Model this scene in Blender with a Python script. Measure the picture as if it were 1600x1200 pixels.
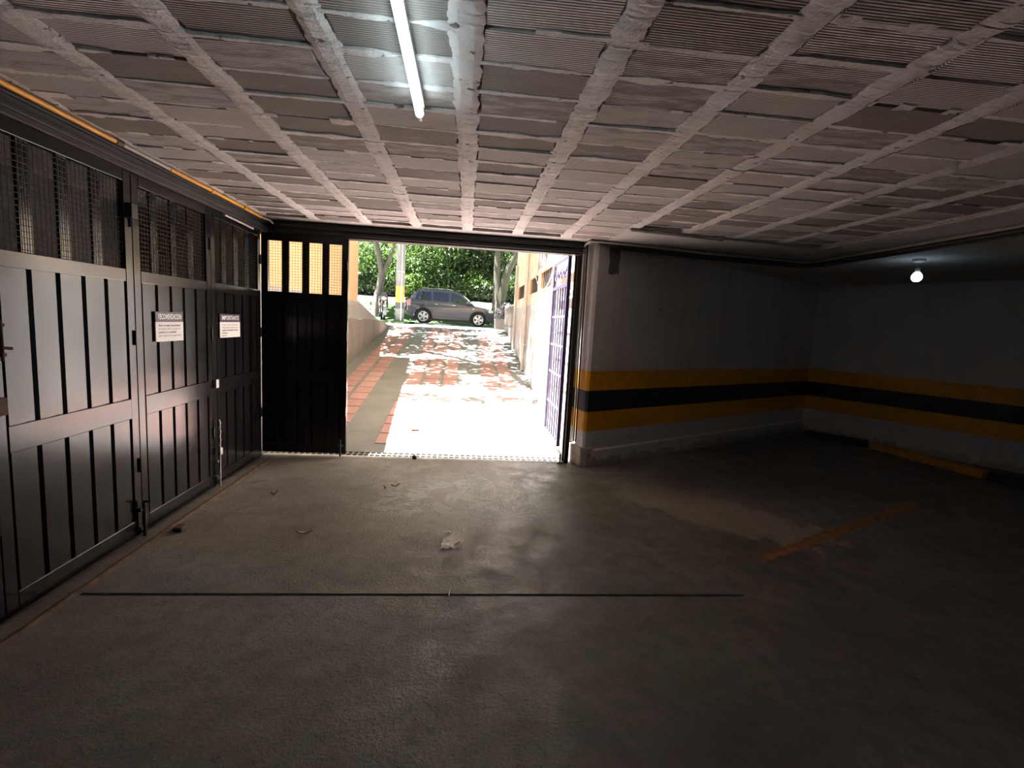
import bpy, math, random
from mathutils import Vector, Matrix, noise
random.seed(7)
for o in list(bpy.data.objects): bpy.data.objects.remove(o)
sc = bpy.context.scene
COL = sc.collection
R = random.uniform

# ------------------------------------------------------------------ camera
F_PX = 763.1
RIGHT = Vector((0.9944008, -0.0902392, 0.05499039))
UP = Vector((-0.04350265, 0.12466703, 0.9912445))
FWD = Vector((0.0963046, 0.98808654, -0.12004335))
EYE = Vector((0, 0, 1.5))
cd = bpy.data.cameras.new('camera'); cam = bpy.data.objects.new('camera', cd); COL.objects.link(cam)
cd.sensor_width = 36; cd.lens = F_PX * 36 / 1600; cd.clip_end = 300; cd.clip_start = .02
m3 = Matrix((RIGHT, UP, -FWD)).transposed()
cam.matrix_world = Matrix.Translation(EYE) @ m3.to_4x4()
sc.camera = cam

# ------------------------------------------------------------------ sky, sun, exposure
w = bpy.data.worlds.new('sky'); sc.world = w; w.use_nodes = True
nt = w.node_tree; nt.nodes.clear()
sky = nt.nodes.new('ShaderNodeTexSky'); sky.sky_type = 'NISHITA'; sky.sun_disc = False
sky.sun_elevation = math.radians(66); sky.sun_rotation = math.radians(-97); sky.dust_density = 2.5
bg = nt.nodes.new('ShaderNodeBackground'); bg.inputs[1].default_value = 0.125
wo = nt.nodes.new('ShaderNodeOutputWorld')
nt.links.new(sky.outputs[0], bg.inputs[0]); nt.links.new(bg.outputs[0], wo.inputs[0])
sd = bpy.data.lights.new('sun', 'SUN'); sd.energy = 66; sd.angle = math.radians(.53); sd.color = (1, .97, .94)
sun = bpy.data.objects.new('sun', sd); COL.objects.link(sun); sun.location = (-10, 5, 20)
SUNDIR = Vector((1, -.06, -2.3)).normalized()
sun.rotation_euler = SUNDIR.to_track_quat('-Z', 'Y').to_euler()
sc.view_settings.view_transform = 'Standard'; sc.view_settings.look = 'None'
sc.view_settings.exposure = 0.8; sc.view_settings.gamma = 1; sc.view_settings.use_curve_mapping = False

try:
    sc.cycles.max_bounces = 16; sc.cycles.diffuse_bounces = 10; sc.cycles.glossy_bounces = 6
except Exception: pass

# ------------------------------------------------------------------ helpers
def at(px, py, Y):
    """the point at depth Y along the ray of a photo pixel"""
    d = RIGHT * (px - 800) + UP * (600 - py) + FWD * F_PX
    return EYE + d * (Y / d.y)

class MB:
    def __init__(s): s.v = []; s.f = []; s.sm = []
    def quad(s, a, b, c, d): s.poly([a, b, c, d])
    def poly(s, pts, smooth=False):
        n = len(s.v); s.v += [tuple(p) for p in pts]; s.f.append(tuple(range(n, n + len(pts)))); s.sm.append(smooth)
    def grid(s, rows, smooth=False, close=False):
        n = len(s.v); m = len(rows[0])
        for r in rows: s.v += [tuple(p) for p in r]
        for i in range(len(rows) - 1):
            for j in range(m if close else m - 1):
                j2 = (j + 1) % m
                s.f.append((n + i * m + j, n + i * m + j2, n + (i + 1) * m + j2, n + (i + 1) * m + j)); s.sm.append(smooth)
    def box(s, x0, x1, y0, y1, z0, z1, M=None):
        P = [Vector((x, y, z)) for x in (x0, x1) for y in (y0, y1) for z in (z0, z1)]
        if M is not None: P = [M @ p for p in P]
        n = len(s.v); s.v += [tuple(p) for p in P]
        for f in ((0, 1, 3, 2), (4, 6, 7, 5), (0, 4, 5, 1), (2, 3, 7, 6), (0, 2, 6, 4), (1, 5, 7, 3)):
            s.f.append(tuple(n + i for i in f)); s.sm.append(False)
        return s
    def prism(s, pts, t, M=None, axis='y'):
        """polygon (u,v) extruded by t=(t0,t1) along an axis"""
        def mk(u, v, q):
            p = Vector((u, q, v)) if axis == 'y' else (Vector((q, u, v)) if axis == 'x' else Vector((u, v, q)))
            return M @ p if M is not None else p
        n = len(s.v); k = len(pts)
        for q in t: s.v += [tuple(mk(u, v, q)) for u, v in pts]
        s.f.append(tuple(n + i for i in range(k))[::-1]); s.f.append(tuple(n + k + i for i in range(k))); s.sm += [False, False]
        for i in range(k):
            j = (i + 1) % k; s.f.append((n + i, n + j, n + k + j, n + k + i)); s.sm.append(False)
        return s
    def tube(s, pts, r, n=8, cap=True):
        pts = [Vector(p) for p in pts]; rows = []
        rr = r if isinstance(r, (list, tuple)) else [r] * len(pts)
        u = None
        for i, p in enumerate(pts):
            a = pts[max(i - 1, 0)]; b = pts[min(i + 1, len(pts) - 1)]
            d = (b - a).normalized()
            if u is None: u = d.orthogonal().normalized()
            u = (u - d * u.dot(d)); u = u.normalized() if u.length > 1e-6 else d.orthogonal().normalized()
            v = d.cross(u)
            rows.append([p + (u * math.cos(2 * math.pi * k / n) + v * math.sin(2 * math.pi * k / n)) * rr[i] for k in range(n)])
        s.grid(rows, True, True)
        if cap: s.poly(rows[0][::-1]); s.poly(rows[-1])
        return s
    def lathe(s, prof, M=None, n=20, smooth=True, cap=True):
        """profile of (radius, height) about local Z"""
        M = M or Matrix(); rows = []
        for r, h in prof:
            rows.append([M @ Vector((r * math.cos(2 * math.pi * k / n), r * math.sin(2 * math.pi * k / n), h)) for k in range(n)])
        s.grid(rows, smooth, True)
        if cap and prof[0][0] > 1e-4: s.poly(rows[0][::-1])
        if cap and prof[-1][0] > 1e-4: s.poly(rows[-1])
        return s
    def mesh(s, name, mat=None):
        me = bpy.data.meshes.new(name); me.from_pydata(s.v, [], s.f); me.update()
        me.polygons.foreach_set('use_smooth', s.sm)
        if mat: me.materials.append(mat)
        return me
    def build(s, name, mat, parent=None, bevel=0, fix=False):
        me = s.mesh(name, mat)
        if bevel or fix:
            import bmesh
            b = bmesh.new(); b.from_mesh(me); bmesh.ops.remove_doubles(b, verts=b.verts, dist=1e-5)
            bmesh.ops.recalc_face_normals(b, faces=b.faces); b.to_mesh(me); b.free()
        o = bpy.data.objects.new(name, me); COL.objects.link(o)
        if parent: o.parent = parent
        if bevel:
            bv = o.modifiers.new('bevel', 'BEVEL'); bv.width = bevel; bv.segments = 2; bv.limit_method = 'ANGLE'; bv.angle_limit = .7
        return o

def inst(name, me, parent=None, loc=(0, 0, 0), rot=(0, 0, 0), scale=(1, 1, 1)):
    o = bpy.data.objects.new(name, me); COL.objects.link(o)
    o.location = loc; o.rotation_euler = rot; o.scale = scale
    if parent: o.parent = parent
    return o
def tag(o, label, cat, group=None, kind=None):
    if label: o['label'] = label
    if cat: o['category'] = cat
    if group: o['group'] = group
    if kind: o['kind'] = kind
    return o
def struct(o, label=None, cat=None):
    o['kind'] = 'structure'
    if label: o['label'] = label
    if cat: o['category'] = cat
    return o
def thing(name, label, cat, loc=(0, 0, 0), rz=0, group=None):
    o = bpy.data.objects.new(name, None); COL.objects.link(o)
    o.location = loc; o.rotation_euler = (0, 0, rz); o.empty_display_size = .1
    return tag(o, label, cat, group)
def stuff(o): o['kind'] = 'stuff'; return o
def copy_tree(o, parent=None):
    c = o.copy(); COL.objects.link(c)
    if parent: c.parent = parent
    for ch in list(o.children): copy_tree(ch, c)
    return c

# ------------------------------------------------------------------ materials
class NT:
    def __init__(s, name):
        s.m = bpy.data.materials.new(name); s.m.use_nodes = True; s.t = s.m.node_tree; s.t.nodes.clear()
        s.out = s.n('ShaderNodeOutputMaterial'); s.b = s.n('ShaderNodeBsdfPrincipled'); s.l(s.b.outputs[0], s.out.inputs[0])
        s._co = None
    def n(s, t, **k):
        x = s.t.nodes.new(t)
        for a, v in k.items(): setattr(x, a, v)
        return x
    def l(s, a, b): s.t.links.new(a, b)
    def co(s):
        if s._co is None: s._co = s.n('ShaderNodeTexCoord').outputs['Object']
        return s._co
    def noise(s, scale, detail=4, rough=.55, stretch=None, dist=0):
        x = s.n('ShaderNodeTexNoise'); x.inputs['Scale'].default_value = scale; x.inputs['Detail'].default_value = detail
        x.inputs['Roughness'].default_value = rough; x.inputs['Distortion'].default_value = dist
        c = s.co()
        if stretch:
            mp = s.n('ShaderNodeMapping'); mp.inputs['Scale'].default_value = stretch; s.l(c, mp.inputs[0]); c = mp.outputs[0]
        s.l(c, x.inputs['Vector']); return x.outputs['Fac']
    def ramp(s, fac, stops):
        x = s.n('ShaderNodeValToRGB'); e = x.color_ramp.elements
        while len(e) < len(stops): e.new(.5)
        for i, (p, c) in enumerate(stops):
            e[i].position = p; e[i].color = (c[0], c[1], c[2], 1) if hasattr(c, '__len__') else (c, c, c, 1)
        s.l(fac, x.inputs[0]); return x.outputs[0]
    def mix(s, fac, a, b):
        x = s.n('ShaderNodeMix', data_type='RGBA')
        for sock, v in ((x.inputs[0], fac), (x.inputs[6], a), (x.inputs[7], b)):
            if hasattr(v, 'is_output'): s.l(v, sock)
            elif hasattr(v, '__len__'): sock.default_value = (v[0], v[1], v[2], 1)
            else: sock.default_value = v
        return x.outputs[2]
    def math(s, op, a, b=0, c=0, clamp=False):
        x = s.n('ShaderNodeMath', operation=op); x.use_clamp = clamp
        for i, v in enumerate((a, b, c)):
            if hasattr(v, 'is_output'): s.l(v, x.inputs[i])
            else: x.inputs[i].default_value = v
        return x.outputs[0]
    def xyz(s):
        x = s.n('ShaderNodeSeparateXYZ'); s.l(s.co(), x.inputs[0]); return x.outputs
    def blob(s, cx, cy, rx, ry, wob, soft=.15, rot=0):
        """soft ragged ellipse mask on X,Y"""
        mp = s.n('ShaderNodeMapping'); mp.vector_type = 'TEXTURE'
        mp.inputs['Location'].default_value = (cx, cy, 0); mp.inputs['Rotation'].default_value = (0, 0, rot); mp.inputs['Scale'].default_value = (rx, ry, 1e3)
        s.l(s.co(), mp.inputs[0])
        ln = s.n('ShaderNodeVectorMath', operation='LENGTH'); s.l(mp.outputs[0], ln.inputs[0])
        d = s.math('ADD', ln.outputs['Value'], s.math('MULTIPLY', s.math('SUBTRACT', wob, .5), 1.6))
        x = s.n('ShaderNodeMapRange'); s.l(d, x.inputs[0]); x.inputs[1].default_value = 1 - soft; x.inputs[2].default_value = 1 + soft
        x.inputs[3].default_value = 1; x.inputs[4].default_value = 0
        return x.outputs[0]
    def bump(s, h, strength=.3, dist=.01):
        x = s.n('ShaderNodeBump'); x.inputs['Strength'].default_value = strength; x.inputs['Distance'].default_value = dist
        s.l(h, x.inputs['Height']); s.l(x.outputs[0], s.b.inputs['Normal'])
    def set(s, **k):
        for a, v in k.items():
            i = s.b.inputs[a.replace('_', ' ')]
            if hasattr(v, 'is_output'): s.l(v, i)
            elif hasattr(v, '__len__'): i.default_value = (v[0], v[1], v[2], 1)
            else: i.default_value = v
        return s.m
def plain(name, col, rough=.6, metal=0, var=.25, scale=12, bump=.15, dist=.004, stretch=None, **k):
    t = NT(name); n = t.noise(scale, 5, stretch=stretch)
    lo = [c * (1 - var) for c in col]; hi = [min(1, c * (1 + var)) for c in col]
    t.set(Base_Color=t.ramp(n, [(.3, lo), (.7, hi)]), Roughness=rough, Metallic=metal, **k)
    if bump: t.bump(t.noise(scale * 4, 3), bump, dist)
    return t.m
def emit(name, col, strength):
    t = NT(name); t.set(Base_Color=(.9, .9, .9), Emission_Color=col, Emission_Strength=strength); return t.m

# floor: worn trowelled concrete with its own stains and patches
t = NT('worn_concrete_floor')
n1 = t.noise(1.1, 6, .6); n2 = t.noise(9, 9, .75); n3 = t.noise(4.2, 9, .72, dist=.5); n4 = t.noise(60, 4, .7)
c = t.ramp(n1, [(.3, (.125, .108, .098)), (.5, (.185, .166, .154)), (.72, (.25, .235, .224))])
c = t.mix(t.ramp(n2, [(.47, 0), (.57, .55)]), c, (.125, .106, .094))
c = t.mix(t.ramp(n4, [(.56, 0), (.68, .55)]), c, (.085, .074, .068))
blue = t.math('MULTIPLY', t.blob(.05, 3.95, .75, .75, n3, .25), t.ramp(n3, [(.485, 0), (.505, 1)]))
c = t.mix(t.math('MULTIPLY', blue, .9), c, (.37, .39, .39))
c = t.mix(t.math('MULTIPLY', t.blob(-.75, 3.35, 1.0, .35, n3, .4), .6), c, (.15, .12, .10))
c = t.mix(t.math('MULTIPLY', t.blob(.1, 3.45, .9, .3, n3, .4), .4), c, (.16, .135, .115))
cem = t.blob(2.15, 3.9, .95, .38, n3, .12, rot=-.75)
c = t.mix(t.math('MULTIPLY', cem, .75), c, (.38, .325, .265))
c = t.mix(t.math('MULTIPLY', t.blob(2.9, 4.7, 1.3, .5, n3, .3, rot=.2), .7), c, (.12, .105, .095))
c = t.mix(t.ramp(t.noise(5.5, 2, .5), [(.72, 0), (.76, .6)]), c, (.06, .05, .045))
t.set(Base_Color=c, Roughness=t.ramp(n3, [(.35, .36), (.65, .75)]), Specular_IOR_Level=.5)
t.bump(t.math('ADD', t.math('MULTIPLY', n2, .6), t.math('MULTIPLY', n4, .7)), .7, .012)
M_FLOOR = t.m

# ceiling
t = NT('whitewashed_mortar'); n = t.noise(7, 7, .65); n2 = t.noise(38, 5, .7)
c = t.ramp(n, [(.3, (.60, .575, .56)), (.65, (.78, .755, .74))])
c = t.mix(t.ramp(n2, [(.62, 0), (.72, .55)]), c, (.44, .41, .39))
c = t.mix(t.ramp(t.noise(17, 3, .6), [(.655, 0), (.70, .85)]), c, (.07, .055, .05))
t.set(Base_Color=c, Roughness=.92); t.bump(t.math('ADD', n, n2), .5, .012); M_MORTAR = t.m
t = NT('slab_dirty_mortar'); t.set(Base_Color=t.ramp(t.noise(14, 5), [(.35, (.10, .08, .075)), (.7, (.3, .26, .24))]), Roughness=.95); M_SLAB = t.m  # dark, dirty mortar of the slab, seen between blocks and ribs
t = NT('smooth_ceiling_plaster'); n = t.noise(2.5, 6); t.set(Base_Color=t.ramp(n, [(.3, (.46, .44, .42)), (.7, (.62, .60, .58))]), Roughness=.9); t.bump(t.noise(30, 4), .2, .006); M_PLAS = t.m
t = NT('striated_clay_block')
oi = t.n('ShaderNodeObjectInfo'); rnd = oi.outputs['Random']
n = t.noise(6, 6, .65); big = t.noise(15, 6, .65, stretch=(.3, 1.2, 1))
clay = t.mix(n, (.225, .20, .18), (.33, .30, .28))
paint = t.mix(n, (.47, .445, .43), (.62, .595, .575))
cover = t.math('ADD', t.math('MULTIPLY', rnd, 1.3), t.math('MULTIPLY', t.math('SUBTRACT', big, .5), 1.5))
c = t.mix(t.ramp(cover, [(.5, 0), (.75, .9)]), clay, paint)
wv = t.n('ShaderNodeTexWave', bands_direction='Y'); wv.inputs['Scale'].default_value = 26; wv.inputs['Distortion'].default_value = .4; wv.inputs['Detail'].default_value = 1
t.l(t.co(), wv.inputs[0])
c = t.mix(t.math('MULTIPLY', wv.outputs['Fac'], .22), c, (.12, .1, .085))
t.set(Base_Color=c, Roughness=.9); t.bump(t.math('ADD', t.math('MULTIPLY', wv.outputs['Fac'], 1.0), t.math('MULTIPLY', big, .8)), .6, .006)
M_CLAY = t.m

# painted garage wall: grey emulsion, yellow / black / yellow safety stripes
def wall_paint(name, stripes):
    t = NT(name); z = t.xyz()[2]; n = t.noise(1.8, 6, .6); n2 = t.noise(12, 6, .7); st = t.noise(5, 5, .6, stretch=(1, 1, .12))
    c = t.ramp(n, [(.3, (.60, .585, .565)), (.7, (.73, .715, .695))])
    c = t.mix(t.ramp(st, [(.55, 0), (.75, .35)]), c, (.2, .18, .165))
    zz = t.math('ADD', z, t.math('MULTIPLY', t.math('SUBTRACT', n2, .5), .012))
    def band(a, b):
        return t.math('MULTIPLY', t.math('GREATER_THAN', zz, a), t.math('LESS_THAN', zz, b))
    c = t.mix(t.math('MULTIPLY', t.math('LESS_THAN', zz, .38), t.ramp(n2, [(.56, .0), (.66, .4)])), c, (.36, .335, .31))
    c = t.mix(t.math('LESS_THAN', t.math('ADD', z, t.math('MULTIPLY', t.noise(7, 3), .3)), .22), c, (.44, .405, .365))
    if stripes:
        yel = t.ramp(n2, [(.3, (.68, .30, .012)), (.7, (.86, .42, .02))])
        c = t.mix(band(.39, 1.055), c, yel)
        c = t.mix(band(.61, .84), c, t.ramp(n2, [(.3, (.018, .018, .026)), (.75, (.04, .04, .055))]))
        # damp stain running down from the ceiling
        dx = t.xyz()[0]; mk = t.math('MULTIPLY', t.math('GREATER_THAN', t.math('ADD', dx, t.math('MULTIPLY', n2, .05)), 1.495), t.math('LESS_THAN', t.math('ADD', dx, t.math('MULTIPLY', n2, .05)), 1.63))
        mk = t.math('MULTIPLY', mk, t.math('GREATER_THAN', t.math('ADD', z, t.math('MULTIPLY', n2, .1)), 2.15))
        c = t.mix(t.math('MULTIPLY', mk, .85), c, (.055, .045, .04))
        c = t.mix(t.ramp(t.noise(7, 3, .5), [(.75, 0), (.78, .7)]), c, (.08, .07, .06))
    t.set(Base_Color=c, Roughness=.55); t.bump(t.math('ADD', n2, n), .25, .012); return t.m
M_WALL = wall_paint('striped_garage_wall_paint', True)
M_WALLP = wall_paint('plain_garage_wall_paint', False)
M_BARE = plain('bare_rough_concrete', (.46, .41, .35), .9, var=.3, scale=14, bump=.6, dist=.02)

# metals
t = NT('black_gate_enamel'); n = t.noise(4, 6, .6); n2 = t.noise(30, 4)
t.set(Base_Color=t.ramp(n, [(.3, (.009, .008, .009)), (.75, (.016, .014, .015))]), Roughness=t.ramp(n, [(.3, .15), (.7, .21)]), Specular_IOR_Level=.32)
t.bump(t.noise(2.2, 2), .05, .02); M_GATE = t.m
M_GDULL = plain('dull_black_steel', (.018, .016, .016), .55, 0, .3, 8)
M_WIRE = plain('dark_wire', (.06, .05, .045), .45, .6, .3, 40, 0)
M_RUST = plain('rusty_steel', (.10, .062, .042), .8, .3, .5, 18, .4)
M_GALV = plain('galvanised_steel', (.46, .45, .44), .42, .75, .2, 20, .1)
M_GPIPE = plain('grey_plastic_conduit', (.40, .37, .345), .5, 0, .2, 10, .1)
M_DPIPE = plain('dusty_dark_conduit', (.085, .072, .065), .7, 0, .3, 10, .1)
M_YPIPE = plain('yellow_gas_pipe_paint', (.8, .36, .03), .45, 0, .15, 14, .1)
M_VIOLET = plain('violet_grey_gate_paint', (.05, .037, .085), .35, .1, .2, 12, .05)
M_SIGNW = plain('white_sign_print', (.92, .90, .90), .45, 0, .04, 6, 0)
M_SIGND = plain('dark_violet_sign_header', (.05, .035, .075), .4, 0, .1, 6, 0)
M_INK = plain('black_print_ink', (.03, .025, .03), .5, 0, .1, 6, 0)
M_PAPER = plain('crumpled_paper', (.9, .87, .84), .8, 0, .08, 20, .2)
M_DRY = plain('dry_leaf', (.42, .24, .12), .8, 0, .3, 30, .2)
M_TUBE = emit('lit_fluorescent_tube', (.72, .93, 1), 6.5)
M_BULB = emit('lit_led_bulb', (.62, .85, 1), 4.8)
M_WHITEP = plain('white_plastic', (.6, .6, .58), .4, 0, .06, 10, 0)

# outdoors
t = NT('pebbly_ramp_concrete'); n = t.noise(3, 6); n2 = t.noise(90, 3, .7)
c = t.ramp(n, [(.3, (.17, .168, .16)), (.7, (.24, .236, .226))]); c = t.mix(t.ramp(n2, [(.45, 0), (.65, .5)]), c, (.17, .165, .15))
t.set(Base_Color=c, Roughness=.85); t.bump(n2, .4, .006); M_RAMP = t.m
t = NT('red_paver_clay'); oi = t.n('ShaderNodeObjectInfo'); n = t.noise(15, 6, .65)
c = t.mix(oi.outputs['Random'], (.37, .20, .18), (.46, .28, .255)); c = t.mix(t.ramp(n, [(.35, .45), (.65, 0)]), c, (.27, .16, .14))
t.set(Base_Color=c, Roughness=.8); t.bump(n, .25, .005); M_PAVER = t.m
def facade(name, split, low, high):
    t = NT(name); z = t.xyz()[2]; n = t.noise(2, 6); st = t.noise(4, 5, .6, stretch=(1, 1, .1))
    lo = t.mix(n, [v * .8 for v in low], [min(1, v * 1.15) for v in low]); hi = t.mix(n, [v * .92 for v in high], [min(1, v * 1.06) for v in high])
    c = t.mix(t.math('GREATER_THAN', z, split), lo, hi); c = t.mix(t.ramp(st, [(.58, 0), (.78, .3)]), c, (.3, .25, .2))
    t.set(Base_Color=c, Roughness=.85); t.bump(t.noise(40, 4), .2, .006); return t.m
M_FACL = facade('ochre_over_grey_facade', 1.80, (.25, .24, .24), (.46, .30, .165))
M_FACR = facade('cream_over_grey_facade', 1.90, (.52, .50, .48), (.80, .66, .47))
M_RETL = plain('beige_retaining_plaster', (.165, .14, .112), .85, 0, .18, 5, .3, .01, stretch=(1, 1, .4))
M_COPE = plain('pale_grey_coping', (.22, .205, .19), .85, 0, .12, 8, .2)
M_SIDE = plain('pale_sidewalk_concrete', (.56, .53, .49), .85, 0, .12, 3, .2)
M_ROAD = plain('road_asphalt', (.20, .195, .19), .85, 0, .3, 20, .3)
M_LAWN = plain('shaded_lawn', (.06, .13, .035), .9, 0, .5, 25, .6, .03)
M_SOIL = plain('leaf_litter_soil', (.16, .12, .07), .95, 0, .4, 6, .4, .02)
M_DARKW = plain('dark_window_void', (.05, .045, .042), .25, 0, .2, 5, 0)
M_FRAME = plain('ochre_window_frame', (.62, .36, .14), .6, 0, .1, 8, .05)
def leafmat(name, a, b):
    t = NT(name); g = t.n('ShaderNodeNewGeometry'); c = t.ramp(g.outputs['Random Per Island'], [(0, a), (1, b)])
    t.set(Base_Color=c, Roughness=.42, Specular_IOR_Level=.6)
    tr = t.n('ShaderNodeBsdfTranslucent'); ms = t.n('ShaderNodeMixShader'); ms.inputs[0].default_value = .38
    cc = t.mix(.35, c, (.25, .45, .05)); t.l(cc, tr.inputs[0]); t.l(t.b.outputs[0], ms.inputs[1]); t.l(tr.outputs[0], ms.inputs[2]); t.l(ms.outputs[0], t.out.inputs[0])
    return t.m
M_LEAF = [leafmat('bright_leaves', (.022, .055, .012), (.13, .21, .05)), leafmat('mid_leaves', (.012, .035, .012), (.07, .125, .04)), leafmat('dark_leaves', (.006, .018, .008), (.035, .065, .028))]
M_BARK = plain('pale_grey_bark', (.13, .115, .10), .9, 0, .35, 9, .6, .02, stretch=(1, 1, .3))
M_BARKG = plain('mossy_bark', (.04, .042, .026), .9, 0, .4, 8, .6, .02, stretch=(1, 1, .3))
M_TWIG = plain('dark_twigs', (.02, .017, .018), .8, 0, .3, 20, 0)
M_POLE = None
t = NT('banded_concrete_pole'); z = t.xyz()[2]; n = t.noise(6, 5)
c = t.mix(n, (.11, .108, .106), (.16, .157, .155))
zb = lambda a, b: t.math('MULTIPLY', t.math('GREATER_THAN', z, a), t.math('LESS_THAN', z, b))
c = t.mix(zb(.74, 1.36), c, t.mix(n, (.30, .15, .02), (.40, .22, .045))); c = t.mix(zb(.50, .74), c, (.045, .04, .05)); c = t.mix(zb(1.36, 1.55), c, (.12, .1, .11))
t.set(Base_Color=c, Roughness=.8); M_POLE = t.m
M_CAR = NT('graphite_car_paint'); M_CAR = M_CAR.set(Base_Color=M_CAR.ramp(M_CAR.noise(2), [(.3, (.07, .07, .095)), (.7, (.085, .085, .115))]), Roughness=.3, Metallic=.35, Coat_Weight=1, Coat_Roughness=.04)
M_CARLOW = plain('grey_plastic_cladding', (.13, .13, .14), .5, 0, .1, 8, 0)
M_GLASS = NT('tinted_car_glass'); M_GLASS = M_GLASS.set(Base_Color=M_GLASS.ramp(M_GLASS.noise(3), [(.3, (.018, .022, .03)), (.7, (.03, .035, .045))]), Roughness=.05, Specular_IOR_Level=.9)
M_TYRE = plain('tyre_rubber', (.022, .021, .021), .8, 0, .2, 20, .1)
M_RIM = plain('silver_alloy', (.72, .72, .73), .3, .7, .06, 10, 0)
M_RED = plain('red_lamp_lens', (.6, .25, .26), .2, 0, .1, 10, 0)
M_LENS = plain('clear_lamp_lens', (.75, .76, .78), .12, 0, .05, 10, 0)
M_CHROME = plain('chrome', (.8, .8, .8), .15, 1, .03, 10, 0)
M_BLK = plain('black_plastic', (.02, .02, .022), .45, 0, .2, 10, 0)
M_YLINE = plain('worn_orange_floor_paint', (.30, .15, .06), .75, 0, .45, 16, .2)
M_STOPY = plain('yellow_wheel_stop_paint', (.62, .28, .04), .7, 0, .25, 14, .3)
M_STOPK = plain('black_wheel_stop_paint', (.03, .028, .03), .7, 0, .3, 14, .3)

# ================================================================== SETTING: garage
CZ = 2.40            # underside of the clay blocks
GX = -2.04           # folding gate plane
DY = 5.22            # door plane
# ---- floor, with a real saw-cut joint
def floor_mesh():
    b = MB(); y0, y1 = 2.542, 2.570; xa, xb = -1.99, 1.68
    X0, X1, Y0, Y1 = -2.2, 13.6, -6.1, 8.3
    b.quad((X0, Y0, 0), (X1, Y0, 0), (X1, y0, 0), (X0, y0, 0))
    b.quad((X0, y0, 0), (xa, y0, 0), (xa, y1, 0), (X0, y1, 0))
    b.quad((xb, y0, 0), (X1, y0, 0), (X1, y1, 0), (xb, y1, 0))
    # near the door the slab stops at the drain; right of the door it goes on to the slanted wall
    b.quad((X0, y1, 0), (X1, y1, 0), (X1, 5.25, 0), (X0, 5.25, 0))
    b.quad((1.16, 5.25, 0), (X1, 5.25, 0), (X1, Y1, 0), (1.16, Y1, 0))
    d = -.045   # joint
    N = 60; top0 = []; top1 = []
    for i in range(N + 1):
        x = xa + (xb - xa) * i / N; top0.append(y0 + R(-.0, .003)); top1.append(y1 - R(-.0, .003))
    for i in range(N):
        u, v = xa + (xb - xa) * i / N, xa + (xb - xa) * (i + 1) / N
        b.quad((u, y0, 0), (v, y0, 0), (v, top0[i + 1], 0), (u, top0[i], 0)); b.quad((u, top1[i], 0), (v, top1[i + 1], 0), (v, y1, 0), (u, y1, 0))
        b.quad((u, top0[i], 0), (v, top0[i + 1], 0), (v, top0[i + 1], d), (u, top0[i], d)); b.quad((u, top1[i], d), (v, top1[i + 1], d), (v, top1[i + 1], 0), (u, top1[i], 0))
        b.quad((u, top0[i], d), (v, top0[i + 1], d), (v, top1[i + 1], d), (u, top1[i], d))
    b.quad((xa, y0, 0), (xa, y0, d), (xa, y1, d), (xa, y1, 0)); b.quad((xb, y0, 0), (xb, y1, 0), (xb, y1, d), (xb, y0, d))
    # slab edge at the drain and underside
    b.quad((X0, 5.25, 0), (1.16, 5.25, 0), (1.16, 5.25, -.3), (X0, 5.25, -.3))
    b.quad((X0, Y0, -.3), (X0, Y1, -.3), (X1, Y1, -.3), (X1, Y0, -.3))
    return b
floor = struct(floor_mesh().build('floor', M_FLOOR), 'worn grey-brown concrete garage floor with a straight saw-cut joint', 'floor')
# painted parking line: a thin worn coat of paint
b = MB(); a0 = Vector((2.05, 2.99, 0)); a1 = Vector((4.35, 4.16, 0)); dr = (a1 - a0).normalized(); nr = Vector((-dr.y, dr.x, 0))
N = 26; rows = []
for i in range(N + 1):
    p = a0 + (a1 - a0) * i / N; rows.append([p + nr * (.055 + R(-.012, .012)) + Vector((0, 0, .0025)), p - nr * (.055 + R(-.012, .012)) + Vector((0, 0, .0025))])
b.grid(rows)
pl = b.build('parking_line', M_YLINE, floor); pl['label'] = 'worn orange parking line'

# ---- ceiling: slab, mortar ribs, clay blocks, mortar joints
b = MB(); b.box(-2.3, 13.7, -6.2, 5.285, 2.445, 2.75); b.box(1.16, 13.7, 5.30, 8.4, 2.445, 2.75)
ceiling = struct(b.build('ceiling', M_SLAB), 'whitewashed clay-block ceiling with raised mortar ribs', 'ceiling')
b = MB()
b.box(3.36, 13.7, -6.2, 8.4, CZ, 2.445); b.box(-2.3, 3.36, -6.2, .35, CZ, 2.445)
b.box(-2.3, 1.30, 4.98, 5.30, CZ, 2.445)
b.prism([(1.30, 4.28), (3.36, 4.50), (3.36, 8.4), (1.16, 8.4), (1.16, 5.3), (1.30, 5.3)], (CZ, 2.445), axis='z')
b.build('plaster_band', M_PLAS, ceiling)
PITCH = .487; RIB0 = -.037
ribx = [RIB0 + PITCH * k for k in range(-4, 8)]
def yend(x): return 4.98 if x < 1.3 else 4.28 + (x - 1.3) * .107
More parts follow.
